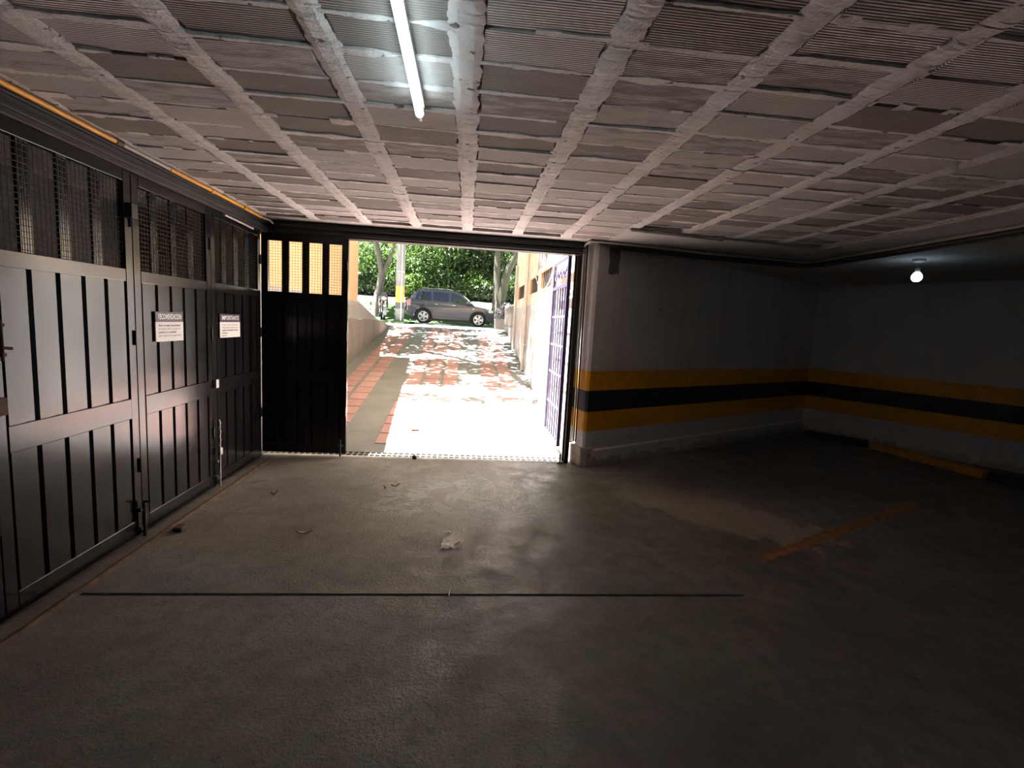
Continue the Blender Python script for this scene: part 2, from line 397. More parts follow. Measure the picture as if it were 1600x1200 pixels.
def rib(xc):
    ye = yend(xc); cuts = [.35]; y = .35
    while y < ye - .5:
        y += R(.9, 1.5); cuts.append(min(y, ye))
    if cuts[-1] < ye: cuts[-1] = ye
    b = MB()
    for y0, y1 in zip(cuts[:-1], cuts[1:]):
        n = max(6, int((y1 - y0) / .014)); rows = []
        off = R(-.006, .006)
        for i in range(n + 1):
            y = y0 + .004 + (y1 - y0 - .008) * i / n
            hl = .054 + .014 * noise.noise((xc * 7, y * 8, 1)) + .008 * noise.noise((xc * 7, y * 40, 2)) + R(-.004, .004); hr = .054 + .014 * noise.noise((xc * 7, y * 8, 5)) + .008 * noise.noise((xc * 7, y * 40, 6)) + R(-.004, .004)
            zb = CZ - .004 + .004 * noise.noise((xc * 3, y * 12, 9)) + off * .4
            yj = y + R(-.006, .006) if 0 < i < n else y
            rows.append([(xc - hl + off, yj, 2.446), (xc - hl + .003 + off, yj, zb + .004), (xc - hl * .45 + off, yj, zb - R(0, .003)), (xc + hr * .45 + off, yj, zb - R(0, .003)), (xc + hr - .003 + off, yj, zb + .004), (xc + hr + off, yj, 2.446)])
        b.grid(rows); b.poly(rows[0]); b.poly(rows[-1][::-1])
    return b.build('mortar_rib', M_MORTAR, ceiling)
for x in ribx: rib(x)
# eight clay block shapes with chipped, ragged outlines, shared by every block
def block_mesh(i):
    b = MB(); hw, hl = .194, .1005; pts = []
    def edge(ax, ay, bx, by, n, amp):
        for k in range(n):
            s = k / n; j = R(-amp, amp * .25) if k else -amp * R(.2, 1)
            x = ax + (bx - ax) * s; y = ay + (by - ay) * s
            cx, cy = -x / hw, -y / hl
            pts.append((x - (1 if x > 0 else -1) * abs(j) * (abs(x) > hw * .98), y - (1 if y > 0 else -1) * abs(j) * (abs(y) > hl * .98)))
    am = R(.004, .010)
    edge(-hw, -hl, hw, -hl, 7, am); edge(hw, -hl, hw, hl, 3, am * 1.4); edge(hw, hl, -hw, hl, 7, am); edge(-hw, hl, -hw, -hl, 3, am * 1.4)
    b.prism(pts, (0, .04), axis='z'); me = b.mesh('clay_block', M_CLAY); return me
bmesh_ = [block_mesh(i) for i in range(8)]
ROW = .211; joints = MB(); nblk = 0
for k in range(len(ribx) - 1):
    xm = (ribx[k] + ribx[k + 1]) / 2; ye = yend(xm); ph = R(-.02, .02); j = 0
    while True:
        yc = .46 + ph + j * ROW + R(-.004, .004); j += 1
        if yc + .095 > ye: break
        if nblk < 299:
            inst('clay_block', random.choice(bmesh_), ceiling, (xm, yc, CZ + R(-.004, .006)), (R(-.01, .01), R(-.008, .008), random.choice((0, math.pi)) + R(-.012, .012))); nblk += 1
        # mortar squeezed out of the joint behind this block
        x0 = xm - .20; n = 22; yj = yc + ROW / 2; wdt = random.choice((.012, .018, .024, .03, .036)); gap = R(0, 1) < .28
        rows = []; sk = R(-.006, .006)
        for i in range(n + 1):
            x = x0 + .40 * i / n; nn = noise.noise((x * 9, yj * 7, 3)); ww = wdt * (.8 + .8 * nn) + R(-.003, .003)
            if gap and noise.noise((x * 6, yj * 11, 8)) > .05: ww = -1
            if ww < .003:
                if len(rows) > 1: joints.grid(rows)
                rows = []; continue
            zb = CZ - .003 - .004 * max(0, nn); yy = yj + sk * (i / n - .5)
            rows.append([(x, yy - ww - .004, CZ + .012), (x, yy - ww * .8, zb), (x, yy + ww * .7, zb + R(-.001, .001)), (x, yy + ww + .004, CZ + .012)])
        if len(rows) > 1: joints.grid(rows)
# smears of mortar and whitewash that cover block corners
for i in range(0):
    xm = random.choice(ribx[:-1]) + R(.03, PITCH - .03); yc = R(.5, yend(xm) - .1); rx, ry = R(.02, .09), R(.012, .035); n = 18; zz = CZ - .0045
    ring = [(xm + rx * math.cos(2 * math.pi * q / n) * R(.45, 1.25), yc + ry * math.sin(2 * math.pi * q / n) * R(.45, 1.25), CZ + .006) for q in range(n)]
    top = [(xm + (p[0] - xm) * .75, yc + (p[1] - yc) * .75, zz + R(-.001, .001)) for p in ring]
    joints.grid([ring, top], False, True); joints.poly(top)
stuff(joints.build('mortar_joint', M_MORTAR, ceiling))

# ---- walls of the garage
WD = Vector((.866, .5, 0)); WN = Vector((-.5, .866, 0)); W0 = Vector((1.32, 5.10, 0)); W1 = Vector((5.69, 7.623, 0))
# striped wall right of the door: rounded nose, then straight to the inner corner
b = MB(); prof = []
prof = [Vector(p + (0,)) for p in ((1.235, 5.44), (1.268, 5.25), (1.288, 5.16), (1.305, 5.125), (1.335, 5.112))] + [W0 + WD * .09]
for q in range(1, 13): prof.append(W0 + (W1 - W0) * q / 12)
rows = []
for z in (0, .17, .19, 2.445):
    push = .022 if z < .18 else 0
    rows.append([Vector((p.x, p.y, z)) - (WN * push if i > 0 else Vector((.5, .0, 0)) * push) for i, p in enumerate(prof)])
b.grid(rows, False)
wall_fr = struct(b.build('wall_front_right', M_WALL), 'grey concrete wall right of the doorway with yellow and black safety stripes', 'wall')
# bare stone footing at the nose
b = MB(); pts = [Vector((1.20, 5.33, 0)), W0 + WN * .02 - WD * .035 , W0 - WN * .025 + WD * .02, W0 - WN * .02 + WD * .13, W0 + WN * .06 + WD * .12, W0 + WN * .24 + WD * .05]
b.prism([(p.x, p.y) for p in pts], (0, .215), axis='z'); b.build('footing', M_BARE, wall_fr, bevel=.012)
RD = Vector((.5, -.866, 0)); W2 = W1 + RD * 15.75
b = MB(); rows = [[W1 + (W2 - W1) * q / 10 + Vector((0, 0, z)) for q in range(11)] for z in (0, 2.445)]
b.grid(rows); struct(b.build('wall_right', M_WALL), 'dark far wall on the right with the same painted stripes', 'wall')
b = MB(); b.box(-2.3, 13.7, -6.2, -6.05, 0, 2.445); struct(b.build('wall_back', M_WALLP), 'plain garage wall behind the viewer', 'wall')
b = MB(); b.box(-2.3, -2.12, -6.1, 1.30, 0, 2.445); struct(b.build('wall_left', M_WALLP), 'plain garage wall beside the nearest gate leaf', 'wall')
# passage behind the folding gate
b = MB(); b.box(-3.5, -3.35, .9, 5.6, 0, 5.4); b.box(-3.5, -2.12, .9, 1.05, 0, 2.445)  # made-up wall, tall and dark so the passage gets no direct sun
struct(b.build('wall_sun_screen', M_ROAD), 'added tall dark wall behind the folding gate, keeping the sun out', 'wall')
b = MB(); b.box(-3.5, -2.165, 5.285, 5.56, 0, 2.445); struct(b.build('wall_light_stop', M_FACL), 'ochre pier added to keep driveway light out of the side passage', 'wall')  # added to close the gap where driveway light entered the passage
b = MB(); b.box(-3.5, -2.2, .9, 5.55, -.3, -.002); struct(b.build('floor_passage', M_RAMP), 'concrete floor of the side passage behind the gate', 'floor')
b = MB(); b.box(-3.5, -2.3, .9, 5.22, 2.445, 2.6); struct(b.build('ceiling_light_stop', M_PLAS), 'flat roof added over the side passage to keep it dark', 'ceiling')  # added roof, drawn forward so little light falls behind the gate mesh

# ================================================================== SETTING: outside
RK = .14; RY0 = 5.47; RY1 = 14.7; RZ1 = RK * (RY1 - RY0)
def rz(y): return RK * (y - RY0)
XL, XR = -2.27, 1.17
b = MB(); N = 20
rows = [[(XL - .1, RY0 + (RY1 - RY0) * i / N, rz(RY0 + (RY1 - RY0) * i / N)), (XR + .1, RY0 + (RY1 - RY0) * i / N, rz(RY0 + (RY1 - RY0) * i / N))] for i in range(N + 1)]
b.grid(rows); b.quad((XL - .1, RY0, 0), (XL - .1, RY0, -.3), (XR + .1, RY0, -.3), (XR + .1, RY0, 0))
b.quad((XL - .1, 5.2, -.16), (XR + .1, 5.2, -.16), (XR + .1, RY0, -.16), (XL - .1, RY0, -.16))
ramp = struct(b.build('ramp', M_RAMP), 'sloping concrete driveway with bands of red clay pavers', 'driveway')
pcols = [(-2.01, -1.775), (-1.715, -1.476), (-1.017, -.775), (-.710, -.455), (-.390, -.145), (.314, .575), (.630, .875)]
ang = math.atan(RK)
pmesh = []
for i in range(4):
    b = MB(); j = [R(-.006, .004) for _ in range(4)]
    b.prism([(-.5 + j[0] * .3, -.156 + j[0]), (.5 - j[1] * .3, -.156 - j[1]), (.5 + j[2] * .3, .156 + j[2]), (-.5, .156 - j[3])], (-.03, .008), axis='z')
    pmesh.append(b.mesh('paver', M_PAVER))
for r_ in range(26):
    y = 5.86 + .34 * r_
    if y > 14.6: break
    for c0, c1 in pcols:
        inst('paver', random.choice(pmesh), ramp, ((c0 + c1) / 2, y + R(-.012, .012), rz(y) + R(-.002, .004)), (ang, 0, R(-.008, .008)), ((c1 - c0) * R(.97, 1), 1, 1))
# pavement, road, lawn bank
def ground(name, mat, prof, x0, x1, label, cat):
    b = MB(); b.grid([[(x0, y, z), (x1, y, z)] for y, z in prof]); return struct(b.build(name, mat), label, cat)
ground('sidewalk', M_SIDE, [(RY1 - .02, RZ1 - .3), (RY1, RZ1), (16.5, RZ1 + .005), (20.3, RZ1 + .02)], -16, 16, 'pale sunlit pavement at the top of the driveway', 'pavement')
b = MB(); b.grid([[(x, y, RZ1 + .02 + (0 if i == 0 else .015 - .0155 * (x + .83))) for x in range(-30, 31, 2)] for i, y in enumerate((20.3, 21.6, 28.6))])
struct(b.build('road', M_ROAD), 'sunlit asphalt street under the parked car', 'road')
ground('lawn', M_LAWN, [(28.3, RZ1 - .6), (28.4, RZ1 + .07), (30.6, 2.45)], -30, 30, 'shaded green grass bank behind the street', 'lawn')
ground('path', M_SIDE, [(30.6, 2.45), (31.9, 2.85)], -30, 30, 'pale sunlit path along the top of the grass bank', 'path')
ground('woodland_floor', M_SOIL, [(31.9, 2.85), (38, 3.4), (60, 5)], -40, 40, 'leaf-littered soil under the far trees', 'ground')
ground('verge', M_LAWN, [(18.9, RZ1 + .0), (19.0, RZ1 + .09), (20.9, RZ1 + .10), (21.0, RZ1)], -14, -2.2, 'grass verge under the motorcycle', 'lawn')

# left side: building with ochre wall, retaining wall with a falling top
b = MB(); b.box(-6.5, XL, 5.55, 10.45, 0, 3.05)
bl = struct(b.build('wall_ramp_left', M_FACL), 'ochre building wall along the left side of the driveway', 'wall')
b = MB(); b.box(-6.6, XL + .05, 5.5, 10.5, 3.05, 3.13); b.build('roof_edge', M_COPE, bl)
b = MB()   # beige lower face, proud of the building wall
b.prism([(5.5, -.05), (5.5, 1.46), (11.6, 1.44), (13.2, 1.40), (14.25, 1.30), (14.25, 1.1), (14.25, .8), (8, -.05)], (XL - .12, XL + .04), axis='x')
struct(b.build('wall_retaining', M_RETL, fix=True), 'beige plastered retaining wall beside the driveway', 'wall')
b = MB()   # pale coping whose back edge falls towards the street
b.poly([(XL - .02, 8.6, 1.80), (XL - .02, 10.45, 1.84), (XL - .16, 12.4, 1.62), (XL - .16, 14.2, 1.36), (XL + .04, 14.25, 1.31), (XL + .045, 13.2, 1.405), (XL + .045, 11.6, 1.445), (XL + .045, 8.6, 1.455)])
b.poly([(XL - .5, 10.45, 1.80), (XL - .5, 12.4, 1.58), (XL - .5, 14.2, 1.30), (XL - .16, 14.2, 1.36), (XL - .16, 12.4, 1.62), (XL - .02, 10.45, 1.84)][::-1])
struct(b.build('trim_1', M_COPE), 'pale sloped coping on top of the retaining wall', 'coping')
# right side: tall cream building wall
win = [(10.05, 11.65), (8.42, 9.45), (7.0, 8.1)]; wz0, wz1 = 2.09, 2.37
b = MB(); ys = [5.34, 7.0, 8.1, 8.42, 9.45, 10.05, 11.65, 12.3]
def wallq(y0, y1, z0, z1): b.quad((XR, y0, z0), (XR, y1, z0), (XR, y1, z1), (XR, y0, z1))
for y0, y1 in zip(ys[:-1], ys[1:]):
    if (y0, y1) in win: wallq(y0, y1, -.1, wz0); wallq(y0, y1, wz1, 5.2)
    else: wallq(y0, y1, -.1, 5.2)
b.quad((XR, 12.3, -.1), (XR + 6, 12.3, -.1), (XR + 6, 12.3, 5.2), (XR, 12.3, 5.2)); b.quad((XR, 5.34, 5.2), (XR, 12.3, 5.2), (XR + 6, 12.3, 5.2), (XR + 6, 5.34, 5.2))
struct(b.build('wall_ramp_right', M_FACR), 'cream building wall along the right side of the driveway', 'wall')
for i, (y0, y1) in enumerate(win):
    b = MB(); D = .06
    b.quad((XR, y0, wz0), (XR, y1, wz0), (XR + D, y1, wz0), (XR + D, y0, wz0)); b.quad((XR, y0, wz1), (XR + D, y0, wz1), (XR + D, y1, wz1), (XR, y1, wz1))
    b.quad((XR, y0, wz0), (XR + D, y0, wz0), (XR + D, y0, wz1), (XR, y0, wz1)); b.quad((XR, y1, wz0), (XR, y1, wz1), (XR + D, y1, wz1), (XR + D, y1, wz0))
    o = struct(b.build('window_%d' % (i + 1), M_FRAME), ['small high window farthest up the driveway wall', 'small high window in the middle of the driveway wall', 'small high window nearest the barred gate'][i], 'window')
    b = MB(); b.box(XR + .03, XR + .05, y0, y1, wz0, wz1); b.build('pane', M_DARKW, o)
    n = int((y1 - y0) / .16)
    for q in range(1, n):
        b = MB(); y = y0 + (y1 - y0) * q / n; b.box(XR + .015, XR + .027, y - .008, y + .008, wz0, wz1); b.build('bar', M_DPIPE, o)
# facade over the garage door
b = MB(); b.box(-6.5, 8, 5.285, 5.36, 2.445, 6.5); b.box(-6.5, -3.5, 5.285, 5.36, 0, 2.445)
struct(b.build('wall_facade', M_FACR), 'building wall above the garage doorway', 'wall')

# ================================================================== DOOR FRAME
b = MB(); b.box(-2.14, 1.20, 5.17, 5.30, 2.268, 2.395); b.box(-2.14, 1.20, 5.145, 5.17, 2.33, 2.36); b.box(-2.14, 1.20, 5.15, 5.17, 2.285, 2.297)
tr = struct(b.build('trim_2', M_GDULL, bevel=.004), 'black steel header over the doorway', 'door frame')
b = MB(); b.box(1.135, 1.185, 5.215, 5.285, 0, 2.268); b.box(1.115, 1.135, 5.245, 5.285, 0, 2.268)
struct(b.build('trim_3', M_GDULL, bevel=.004), 'black steel jamb post on the right of the doorway', 'door frame')
b = MB(); b.box(-2.14, -2.0, 1.3, 5.17, 2.272, 2.395); b.box(-2.0, -1.985, 1.3, 5.17, 2.30, 2.325); b.box(-2.0, -1.975, 1.3, 5.17, 2.355, 2.375)
struct(b.build('trim_4', M_GDULL, bevel=.003), 'black steel track beam above the folding gate leaves', 'gate track')
b = MB(); b.box(-2.16, -2.085, 5.06, 5.19, 0, 2.285)
b.box(-2.12, -2.08, 1.22, 1.32, 0, 2.285)
struct(b.build('trim_5', M_GDULL, bevel=.003), 'black corner post where the two gates meet', 'door frame')

b = MB(); rows = []  # mortar edging; its pale colour stands in for daylight leaking under the leaf
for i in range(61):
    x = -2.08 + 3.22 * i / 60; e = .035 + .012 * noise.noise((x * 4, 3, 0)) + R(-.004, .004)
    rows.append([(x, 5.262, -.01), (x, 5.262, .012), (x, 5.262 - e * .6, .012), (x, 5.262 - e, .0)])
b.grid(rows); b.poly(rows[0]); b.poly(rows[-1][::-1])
struct(b.build('trim_6', M_MORTAR), 'pale ragged mortar edging by the drain grating, standing in for light under the gate leaf', 'threshold')

# ================================================================== FOLDING GATE LEAVES
def gate_leaf(W, label, loc, rz_, hinge=True):
    """leaf in local x (0..W), front face towards -y, z up"""
    L = thing('folding_gate_leaf', label, 'gate', loc, rz_, 'black steel folding gate leaves')
    T0, T1 = -.02, .02; S = .065; ZB, ZM0, ZM1, ZU0, ZU1, ZT = .045, .80, .925, 1.63, 1.705, 2.272
    b = MB(); b.box(0, S, T0, T1, ZB, ZT); b.build('stile', M_GATE, L, bevel=.004)
    b = MB(); b.box(W - S, W, T0, T1, ZB, ZT); b.build('stile', M_GATE, L, bevel=.004)
    for z0, z1, nm in ((ZB, ZB + .10, 'bottom_rail'), (ZM0, ZM1, 'middle_rail'), (ZU0, ZU1, 'upper_rail'), (2.205, ZT, 'top_rail')):
        b = MB(); b.box(S, W - S, T0 - (.004 if 'middle' in nm else 0), T1, z0, z1); b.build(nm, M_GATE, L, bevel=.004)
    # folded sheet panels: wide pans and narrow deep grooves
    n = 5; inner = W - 2 * S; p = inner / n
    prof = []
    for k in range(n):
        x = S + k * p
        prof += [(x, .008), (x + .008, .008), (x + .016, -.016), (x + p * .60, -.016), (x + p * .62, -.012), (x + p - .009, -.012), (x + p - .001, .008)]
    prof.append((W - S, .008))
    for z0, z1, nm in ((ZB + .10, ZM0, 'lower_sheet'), (ZM1, ZU0, 'upper_sheet')):
        b = MB(); b.grid([[(x, y, z0) for x, y in prof], [(x, y, z1) for x, y in prof]]); b.grid([[(x, y + .004, z1) for x, y in prof], [(x, y + .004, z0) for x, y in prof]])
        b.build(nm, M_GATE, L)
    # upright flat bars with woven wire behind
    nb = 4; ww = (inner - 3 * .07) / nb
    for k in range(3):
        x = S + ww * (k + 1) + .07 * k
        b = MB(); b.box(x, x + .07, .0, .016, ZU1, 2.205); b.build('upright_bar', M_GATE, L, bevel=.002)
    b = MB(); q = .0275; rr = .0016
    x = S + q / 2
    while x < W - S: b.tube([(x, -.006, ZU1), (x, -.006, 2.205)], rr, 4, False); x += q
    z = ZU1 + q / 2
    while z < 2.205: b.tube([(S, -.0035, z), (W - S, -.0035, z)], rr, 4, False); z += q
    stuff(b.build('wire_mesh', M_WIRE, L))
    # hinges
    for z in (.45, 1.25, 1.95):
        b = MB(); b.tube([(W - .013, -.022, z), (W - .013, -.022, z + .09)], .011, 8); b.build('hinge', M_GATE, L)
    return L
HALF = math.pi / 2
ls = []
# leaves on the left run along +Y; front face must look to +X: local x -> +Y, local -y -> +X
ls.append(gate_leaf(.932, 'black gate leaf nearest the camera, cut by the left picture edge', (GX, 1.33, 0), HALF))
ls.append(gate_leaf(.942, 'black corrugated gate leaf with rusty bolt, left of the two signs', (GX, 2.265, 0), HALF))
ls.append(gate_leaf(.902, 'black corrugated gate leaf carrying the RECOMENDACION sign', (GX, 3.21, 0), HALF))
ls.append(gate_leaf(.93, 'black corrugated gate leaf carrying the IMPORTANTE sign, by the corner', (GX, 4.115, 0), HALF))
ls.append(gate_leaf(.85, 'black gate leaf facing us beside the doorway, four bright mesh windows', (-2.078, DY, 0), 0))
# bolts and locks on the leaves (parts)
def lpart(leaf, name, b, mat, label=None, bevel=0):
    o = b.build(name, mat, leaf, bevel=bevel)
    if label: o['label'] = label
    return o
L1, L2, L3, L4 = ls[1], ls[2], ls[3], ls[4]
b = MB(); b.box(.882, .940, -.06, -.02, 2.0, 2.085); lpart(L1, 'lock_box', b, M_GDULL, 'small black lock box', .004)
b = MB(); b.tube([(.92, -.045, .03), (.92, -.045, .26)], .011); b.tube([(.92, -.045, .26), (.92, -.09, .26)], .009); b.box(.89, .94, -.045, -.02, .08, .1); b.box(.89, .94, -.045, -.02, .2, .22); lpart(L1, 'floor_bolt', b, M_GDULL)
b = MB(); b.tube([(.05, -.035, 1.22), (.05, -.035, 1.40)], .007); b.tube([(.05, -.035, 1.28), (.085, -.045, 1.275)], .007); b.box(.03, .07, -.035, -.02, 1.24, 1.255); b.box(.03, .07, -.035, -.02, 1.37, 1.385); lpart(L1, 'slide_bolt', b, M_RUST, 'rusty slide bolt')
b = MB(); b.box(.02, .065, -.030, -.018, .98, 1.06); lpart(L1, 'latch_plate', b, M_RUST, 'rusty latch plate', .003)
b = MB(); b.box(.0, .045, -.045, -.02, .86, .93); lpart(L3, 'latch_plate', b, M_GALV, 'bright latch plate', .003)
b = MB(); b.tube([(.03, -.045, .03), (.03, -.045, .30)], .011); b.box(.005, .055, -.045, -.02, .10, .12); b.box(.005, .055, -.045, -.02, .24, .26); lpart(L3, 'floor_bolt', b, M_GALV)
b = MB()
for q in range(7): b.tube([(.02 + .012 * (q % 2), -.05, .60 - q * .035), (.035 - .012 * (q % 2), -.055, .56 - q * .035)], .006, 6)
lpart(L3, 'chain', b, M_GALV, 'hanging steel chain')
b = MB(); b.box(.012, .055, -.062, -.04, .30, .36); lpart(L3, 'padlock', b, M_GALV, None, .004)
b = MB(); b.tube([(.80, -.045, .02), (.80, -.045, .2)], .010); b.box(.775, .825, -.045, -.02, .12, .14); lpart(L4, 'floor_bolt', b, M_GDULL)

# ground track of the gate, broken strip of rusty angle and a brick stop
b = MB(); rows = []
for i in range(41):
    y = 1.3 + 3.75 * i / 40; h = .022 + R(-.003, .003); rows.append([(-1.955, y, 0), (-1.95, y, h), (-1.935 + R(0, .004), y, h), (-1.925, y, 0)])
b.grid(rows); b.poly(rows[0][::-1]); b.poly(rows[-1])
tag(b.build('gate_track', M_RUST), 'rusty low steel rail on the floor along the gate', 'rail')
b = MB(); b.box(-1.90, -1.84, 3.30, 3.38, 0, .035)
tag(b.build('brick_piece', M_RUST, bevel=.01), 'broken brick stub on the floor beside the gate rail', 'brick')

# ================================================================== SIGNS
def text_mesh(body, size, mat, parent, M, name='lettering', bold=.0, width=None):
    cu = bpy.data.curves.new(name, 'FONT'); cu.body = body; cu.size = size; cu.offset = bold; cu.resolution_u = 2
    tmp = bpy.data.objects.new('tmp', cu); COL.objects.link(tmp)
    dg = bpy.context.evaluated_depsgraph_get(); me = bpy.data.meshes.new_from_object(tmp.evaluated_get(dg))
    bpy.data.objects.remove(tmp); me.materials.clear(); me.materials.append(mat); me.name = name
    xs = [v.co.x for v in me.vertices]; w_ = max(xs) - min(xs); k = (width / w_) if width else 1
    for v in me.vertices: v.co = M @ Vector(((v.co.x - min(xs)) * k, 0, v.co.y))
    o = bpy.data.objects.new(name, me); COL.objects.link(o); o.parent = parent; return o
def sign(y0, y1, z0, z1, head, lines, label):
    W, Hh = y1 - y0, z1 - z0
    s = thing('notice_sign', label, 'sign', (GX + .022, y0, z0), HALF, 'notices on the folding gate')
    hd = .34
    b = MB(); b.box(0, W, -.006, 0, 0, Hh * (1 - hd)); b.build('panel', M_SIGNW, s)
    b = MB(); b.box(0, W, -.006, 0, Hh * (1 - hd), Hh); b.build('header', M_SIGND, s)
    text_mesh(head, .05, M_SIGNW, s, Matrix.Translation((W * .09, -.0068, Hh * (1 - hd * .72))), 'heading', .0012, W * .84).scale = (1, 1, 1)
    n = len(lines); z = Hh * (1 - hd) - .028
    for ln, wf, bo in lines:
        text_mesh(ln, .0165, M_INK, s, Matrix.Translation((W * .10, -.0068, z)), 'text_line', bo, W * wf); z -= .0225
    return s
sign(3.39, 3.70, 1.262, 1.458, 'RECOMENDACION', [('Favor no dejar desconectada', .78, .0005), ('sin vocal, abrir o cerrar la', .78, .0), ('puerta en su totalidad', .62, .0004), ('por control de seguridad', .78, 0)], 'white notice with dark header RECOMENDACION on the gate')
sign(4.225, 4.58, 1.262, 1.458, 'IMPORTANTE', [('Favor cerrar la puerta', .80, 0), ('del garaje siempre, para', .80, 0), ('mayor seguridad de todos', .78, .0006), ('Gracias', .24, .0004), ('Admon.', .24, 0)], 'white notice with dark header IMPORTANTE on the gate')

# ================================================================== LAMPS
LT = thing('tube_lamp', 'lit fluorescent tube lamp fixed to the clay-block ceiling', 'lamp', (-.233, 2.19, 2.40))
p0 = Vector((0, 0, -.06)); p1 = Vector((.014, -1.20, -.06))
b = MB(); b.tube([p0 + (p1 - p0) * .03, p1 - (p1 - p0) * .03], .0165, 12); b.build('tube', M_TUBE, LT)
b = MB(); b.box(-.018, .018, -1.16, -.02, -.03, -.002); b.build('batten', M_WHITEP, LT)
for q in (0, 1):
    b = MB(); c = p0 if q == 0 else p1; s = -1 if q == 0 else 1
    b.tube([c + Vector((0, s * .035, 0)), c + Vector((0, s * .0, 0))], .018, 12); b.tube([c + Vector((0, -s * .035, 0)), c + Vector((0, -s * .0, 0))], .006, 8); b.box(c.x - .015, c.x + .015, c.y - .012, c.y + .012, -.06, -.002); b.build('lamp_holder', M_WHITEP, LT)
bp = at(1427, 433, 4.75)
BL = thing('bulb_lamp', 'lit bare round bulb hanging under the dark ceiling on the right', 'lamp', (4.60, 4.75, 2.40))
b = MB(); b.lathe([(0, 0), (.055, 0), (.06, -.012), (.045, -.03), (.022, -.04), (.0, -.04)], n=16); b.build('ceiling_rose', M_WHITEP, BL)
b = MB(); b.tube([(0, 0, -.04), (0, 0, -.10)], .006, 6); b.lathe([(.018, -.09), (.022, -.10), (.022, -.135), (.016, -.14)], n=14); b.build('socket', M_WHITEP, BL)
b = MB(); zc = bp.z - 2.40
b.lathe([(.0, zc - .047), (.026, zc - .041), (.043, zc - .022), (.049, zc), (.045, zc + .02), (.034, zc + .04), (.018, zc + .055)], n=20); b.build('bulb', M_BULB, BL)

# ================================================================== CONDUITS
def pipe(name, pts, r, mat, label, couplings=(), cmat=None, n=8):
    o = tag(MB().tube(pts, r, n).build(name, mat), label, 'pipe')
    for (a, bb) in couplings:
        MB().tube([a, bb], r * 1.35, n).build('coupling', cmat or mat, o)
    return o
yx = -1.945; yz = 2.372
pipe('yellow_pipe', [(yx, 1.3, yz), (yx, 3.02, yz)], .0135, M_YPIPE, 'yellow painted pipe along the ceiling above the nearest gate leaves', [((yx, 2.98, yz), (yx, 3.03, yz))], M_RUST)
pipe('grey_pipe', [(yx, 3.035, yz), (yx, 3.47, yz)], .011, M_GPIPE, 'short bare grey pipe between the two yellow pipes')
pipe('yellow_pipe', [(yx, 3.475, yz), (yx, 4.2, yz), (yx - .01, 4.9, yz - .003)], .0135, M_YPIPE, 'yellow painted pipe running towards the doorway corner', [((yx, 3.98, yz), (yx, 4.02, yz)), ((yx, 4.52, yz), (yx, 4.55, yz))], M_YPIPE)
pipe('grey_cable', [(yx - .01, 4.9, yz - .004), (yx + .03, 5.0, yz - .01), (yx + .02, 5.1, yz - .02)], .008, M_GPIPE, 'short grey cable end at the corner above the gates')
pipe('steel_tube', [(-1.965, 4.22, 2.245), (-1.965, 4.75, 2.235)], .010, M_GALV, 'short bright steel tube under the track beam')
zc = 2.385
pipe('ceiling_conduit', [(1.38, 4.29, zc), (1.9, 4.335, zc - .004), (3.31, 4.50, zc), (3.345, 4.42, zc), (3.345, 2.6, zc), (3.345, .5, zc)], .012, M_GPIPE, 'thin grey conduit bent square across the smooth ceiling band')
pipe('ceiling_conduit', [(1.40, 4.315, zc - .003), (2.3, 4.42, zc - .006)], .010, M_DPIPE, 'short dark conduit beside the bent grey one')
pipe('ceiling_conduit', [(1.20, 4.96, zc), (1.45, 5.0, zc), (2.6, 5.13, zc - .01), (3.80, 5.34, zc), (3.83, 5.25, zc), (3.83, 3.2, zc), (3.83, .5, zc)], .016, M_GPIPE, 'long grey conduit along the ceiling near the striped wall')
pipe('ceiling_conduit', [(1.30, 5.03, zc - .018), (1.5, 5.06, zc - .02), (2.6, 5.22, zc - .032), (3.86, 5.42, zc - .014), (3.92, 5.3, zc - .012), (3.92, 3.2, zc - .012), (3.92, .5, zc - .012)], .016, M_DPIPE, 'long dark conduit just below the grey one near the striped wall')
pipe('ceiling_conduit', [(1.45, 5.11, zc - .03), (2.6, 5.30, zc - .048), (3.9, 5.52, zc - .03), (4.0, 5.4, zc - .024), (4.0, .5, zc - .024)], .013, M_DPIPE, 'lowest dark conduit sagging along the striped wall')
pipe('jamb_conduit', [(1.20, 4.965, zc - .006), (1.185, 5.13, zc - .02), (1.185, 5.165, 2.33), (1.205, 5.165, 1.0), (1.215, 5.165, .27)], .012, M_GPIPE, 'pale conduit running down beside the black jamb post')
pipe('jamb_conduit', [(1.225, 5.19, 2.38), (1.235, 5.19, 1.0), (1.245, 5.19, .26)], .009, M_DPIPE, 'dark conduit between pale conduit and wall nose')

# ================================================================== DRAIN GRATE
G = thing('drain_grate', 'steel drain grating across the doorway threshold', 'grate', (-2.16, 5.26, 0))
gl = 3.3; gw = .20
b = MB(); b.box(0, gl, 0, .012, -.03, .004); b.box(0, gl, gw - .012, gw, -.03, .004); b.box(0, gl, gw * .5 - .005, gw * .5 + .005, -.03, .003); b.build('frame', M_GALV, G)
b = MB()
x = .03
while x < gl: b.box(x, x + .010, .012, gw - .012, -.026, .003, Matrix.Translation((0, 0, 0))); x += .062
b.build('cross_bars', M_GALV, G)
b = MB(); b.lathe([(.0, .0), (.022, .0), (.026, .015), (.022, .034), (.010, .042), (0, .042)], Matrix.Translation((-.507, 5.232, 0)), 12)
tag(b.build('floor_stop', M_GDULL), 'small dark metal stop on the floor at the threshold', 'door stop')
b = MB(); b.box(-.03, .03, -.03, .03, 0, .025); b.tube([(0, 0, .02), (0, 0, .11)], .012)
hp = b.build('hinge_pin', M_GALV, bevel=.003); hp.location = (1.09, 5.22, 0); tag(hp, 'steel hinge pin shoe at the foot of the jamb post', 'hinge')

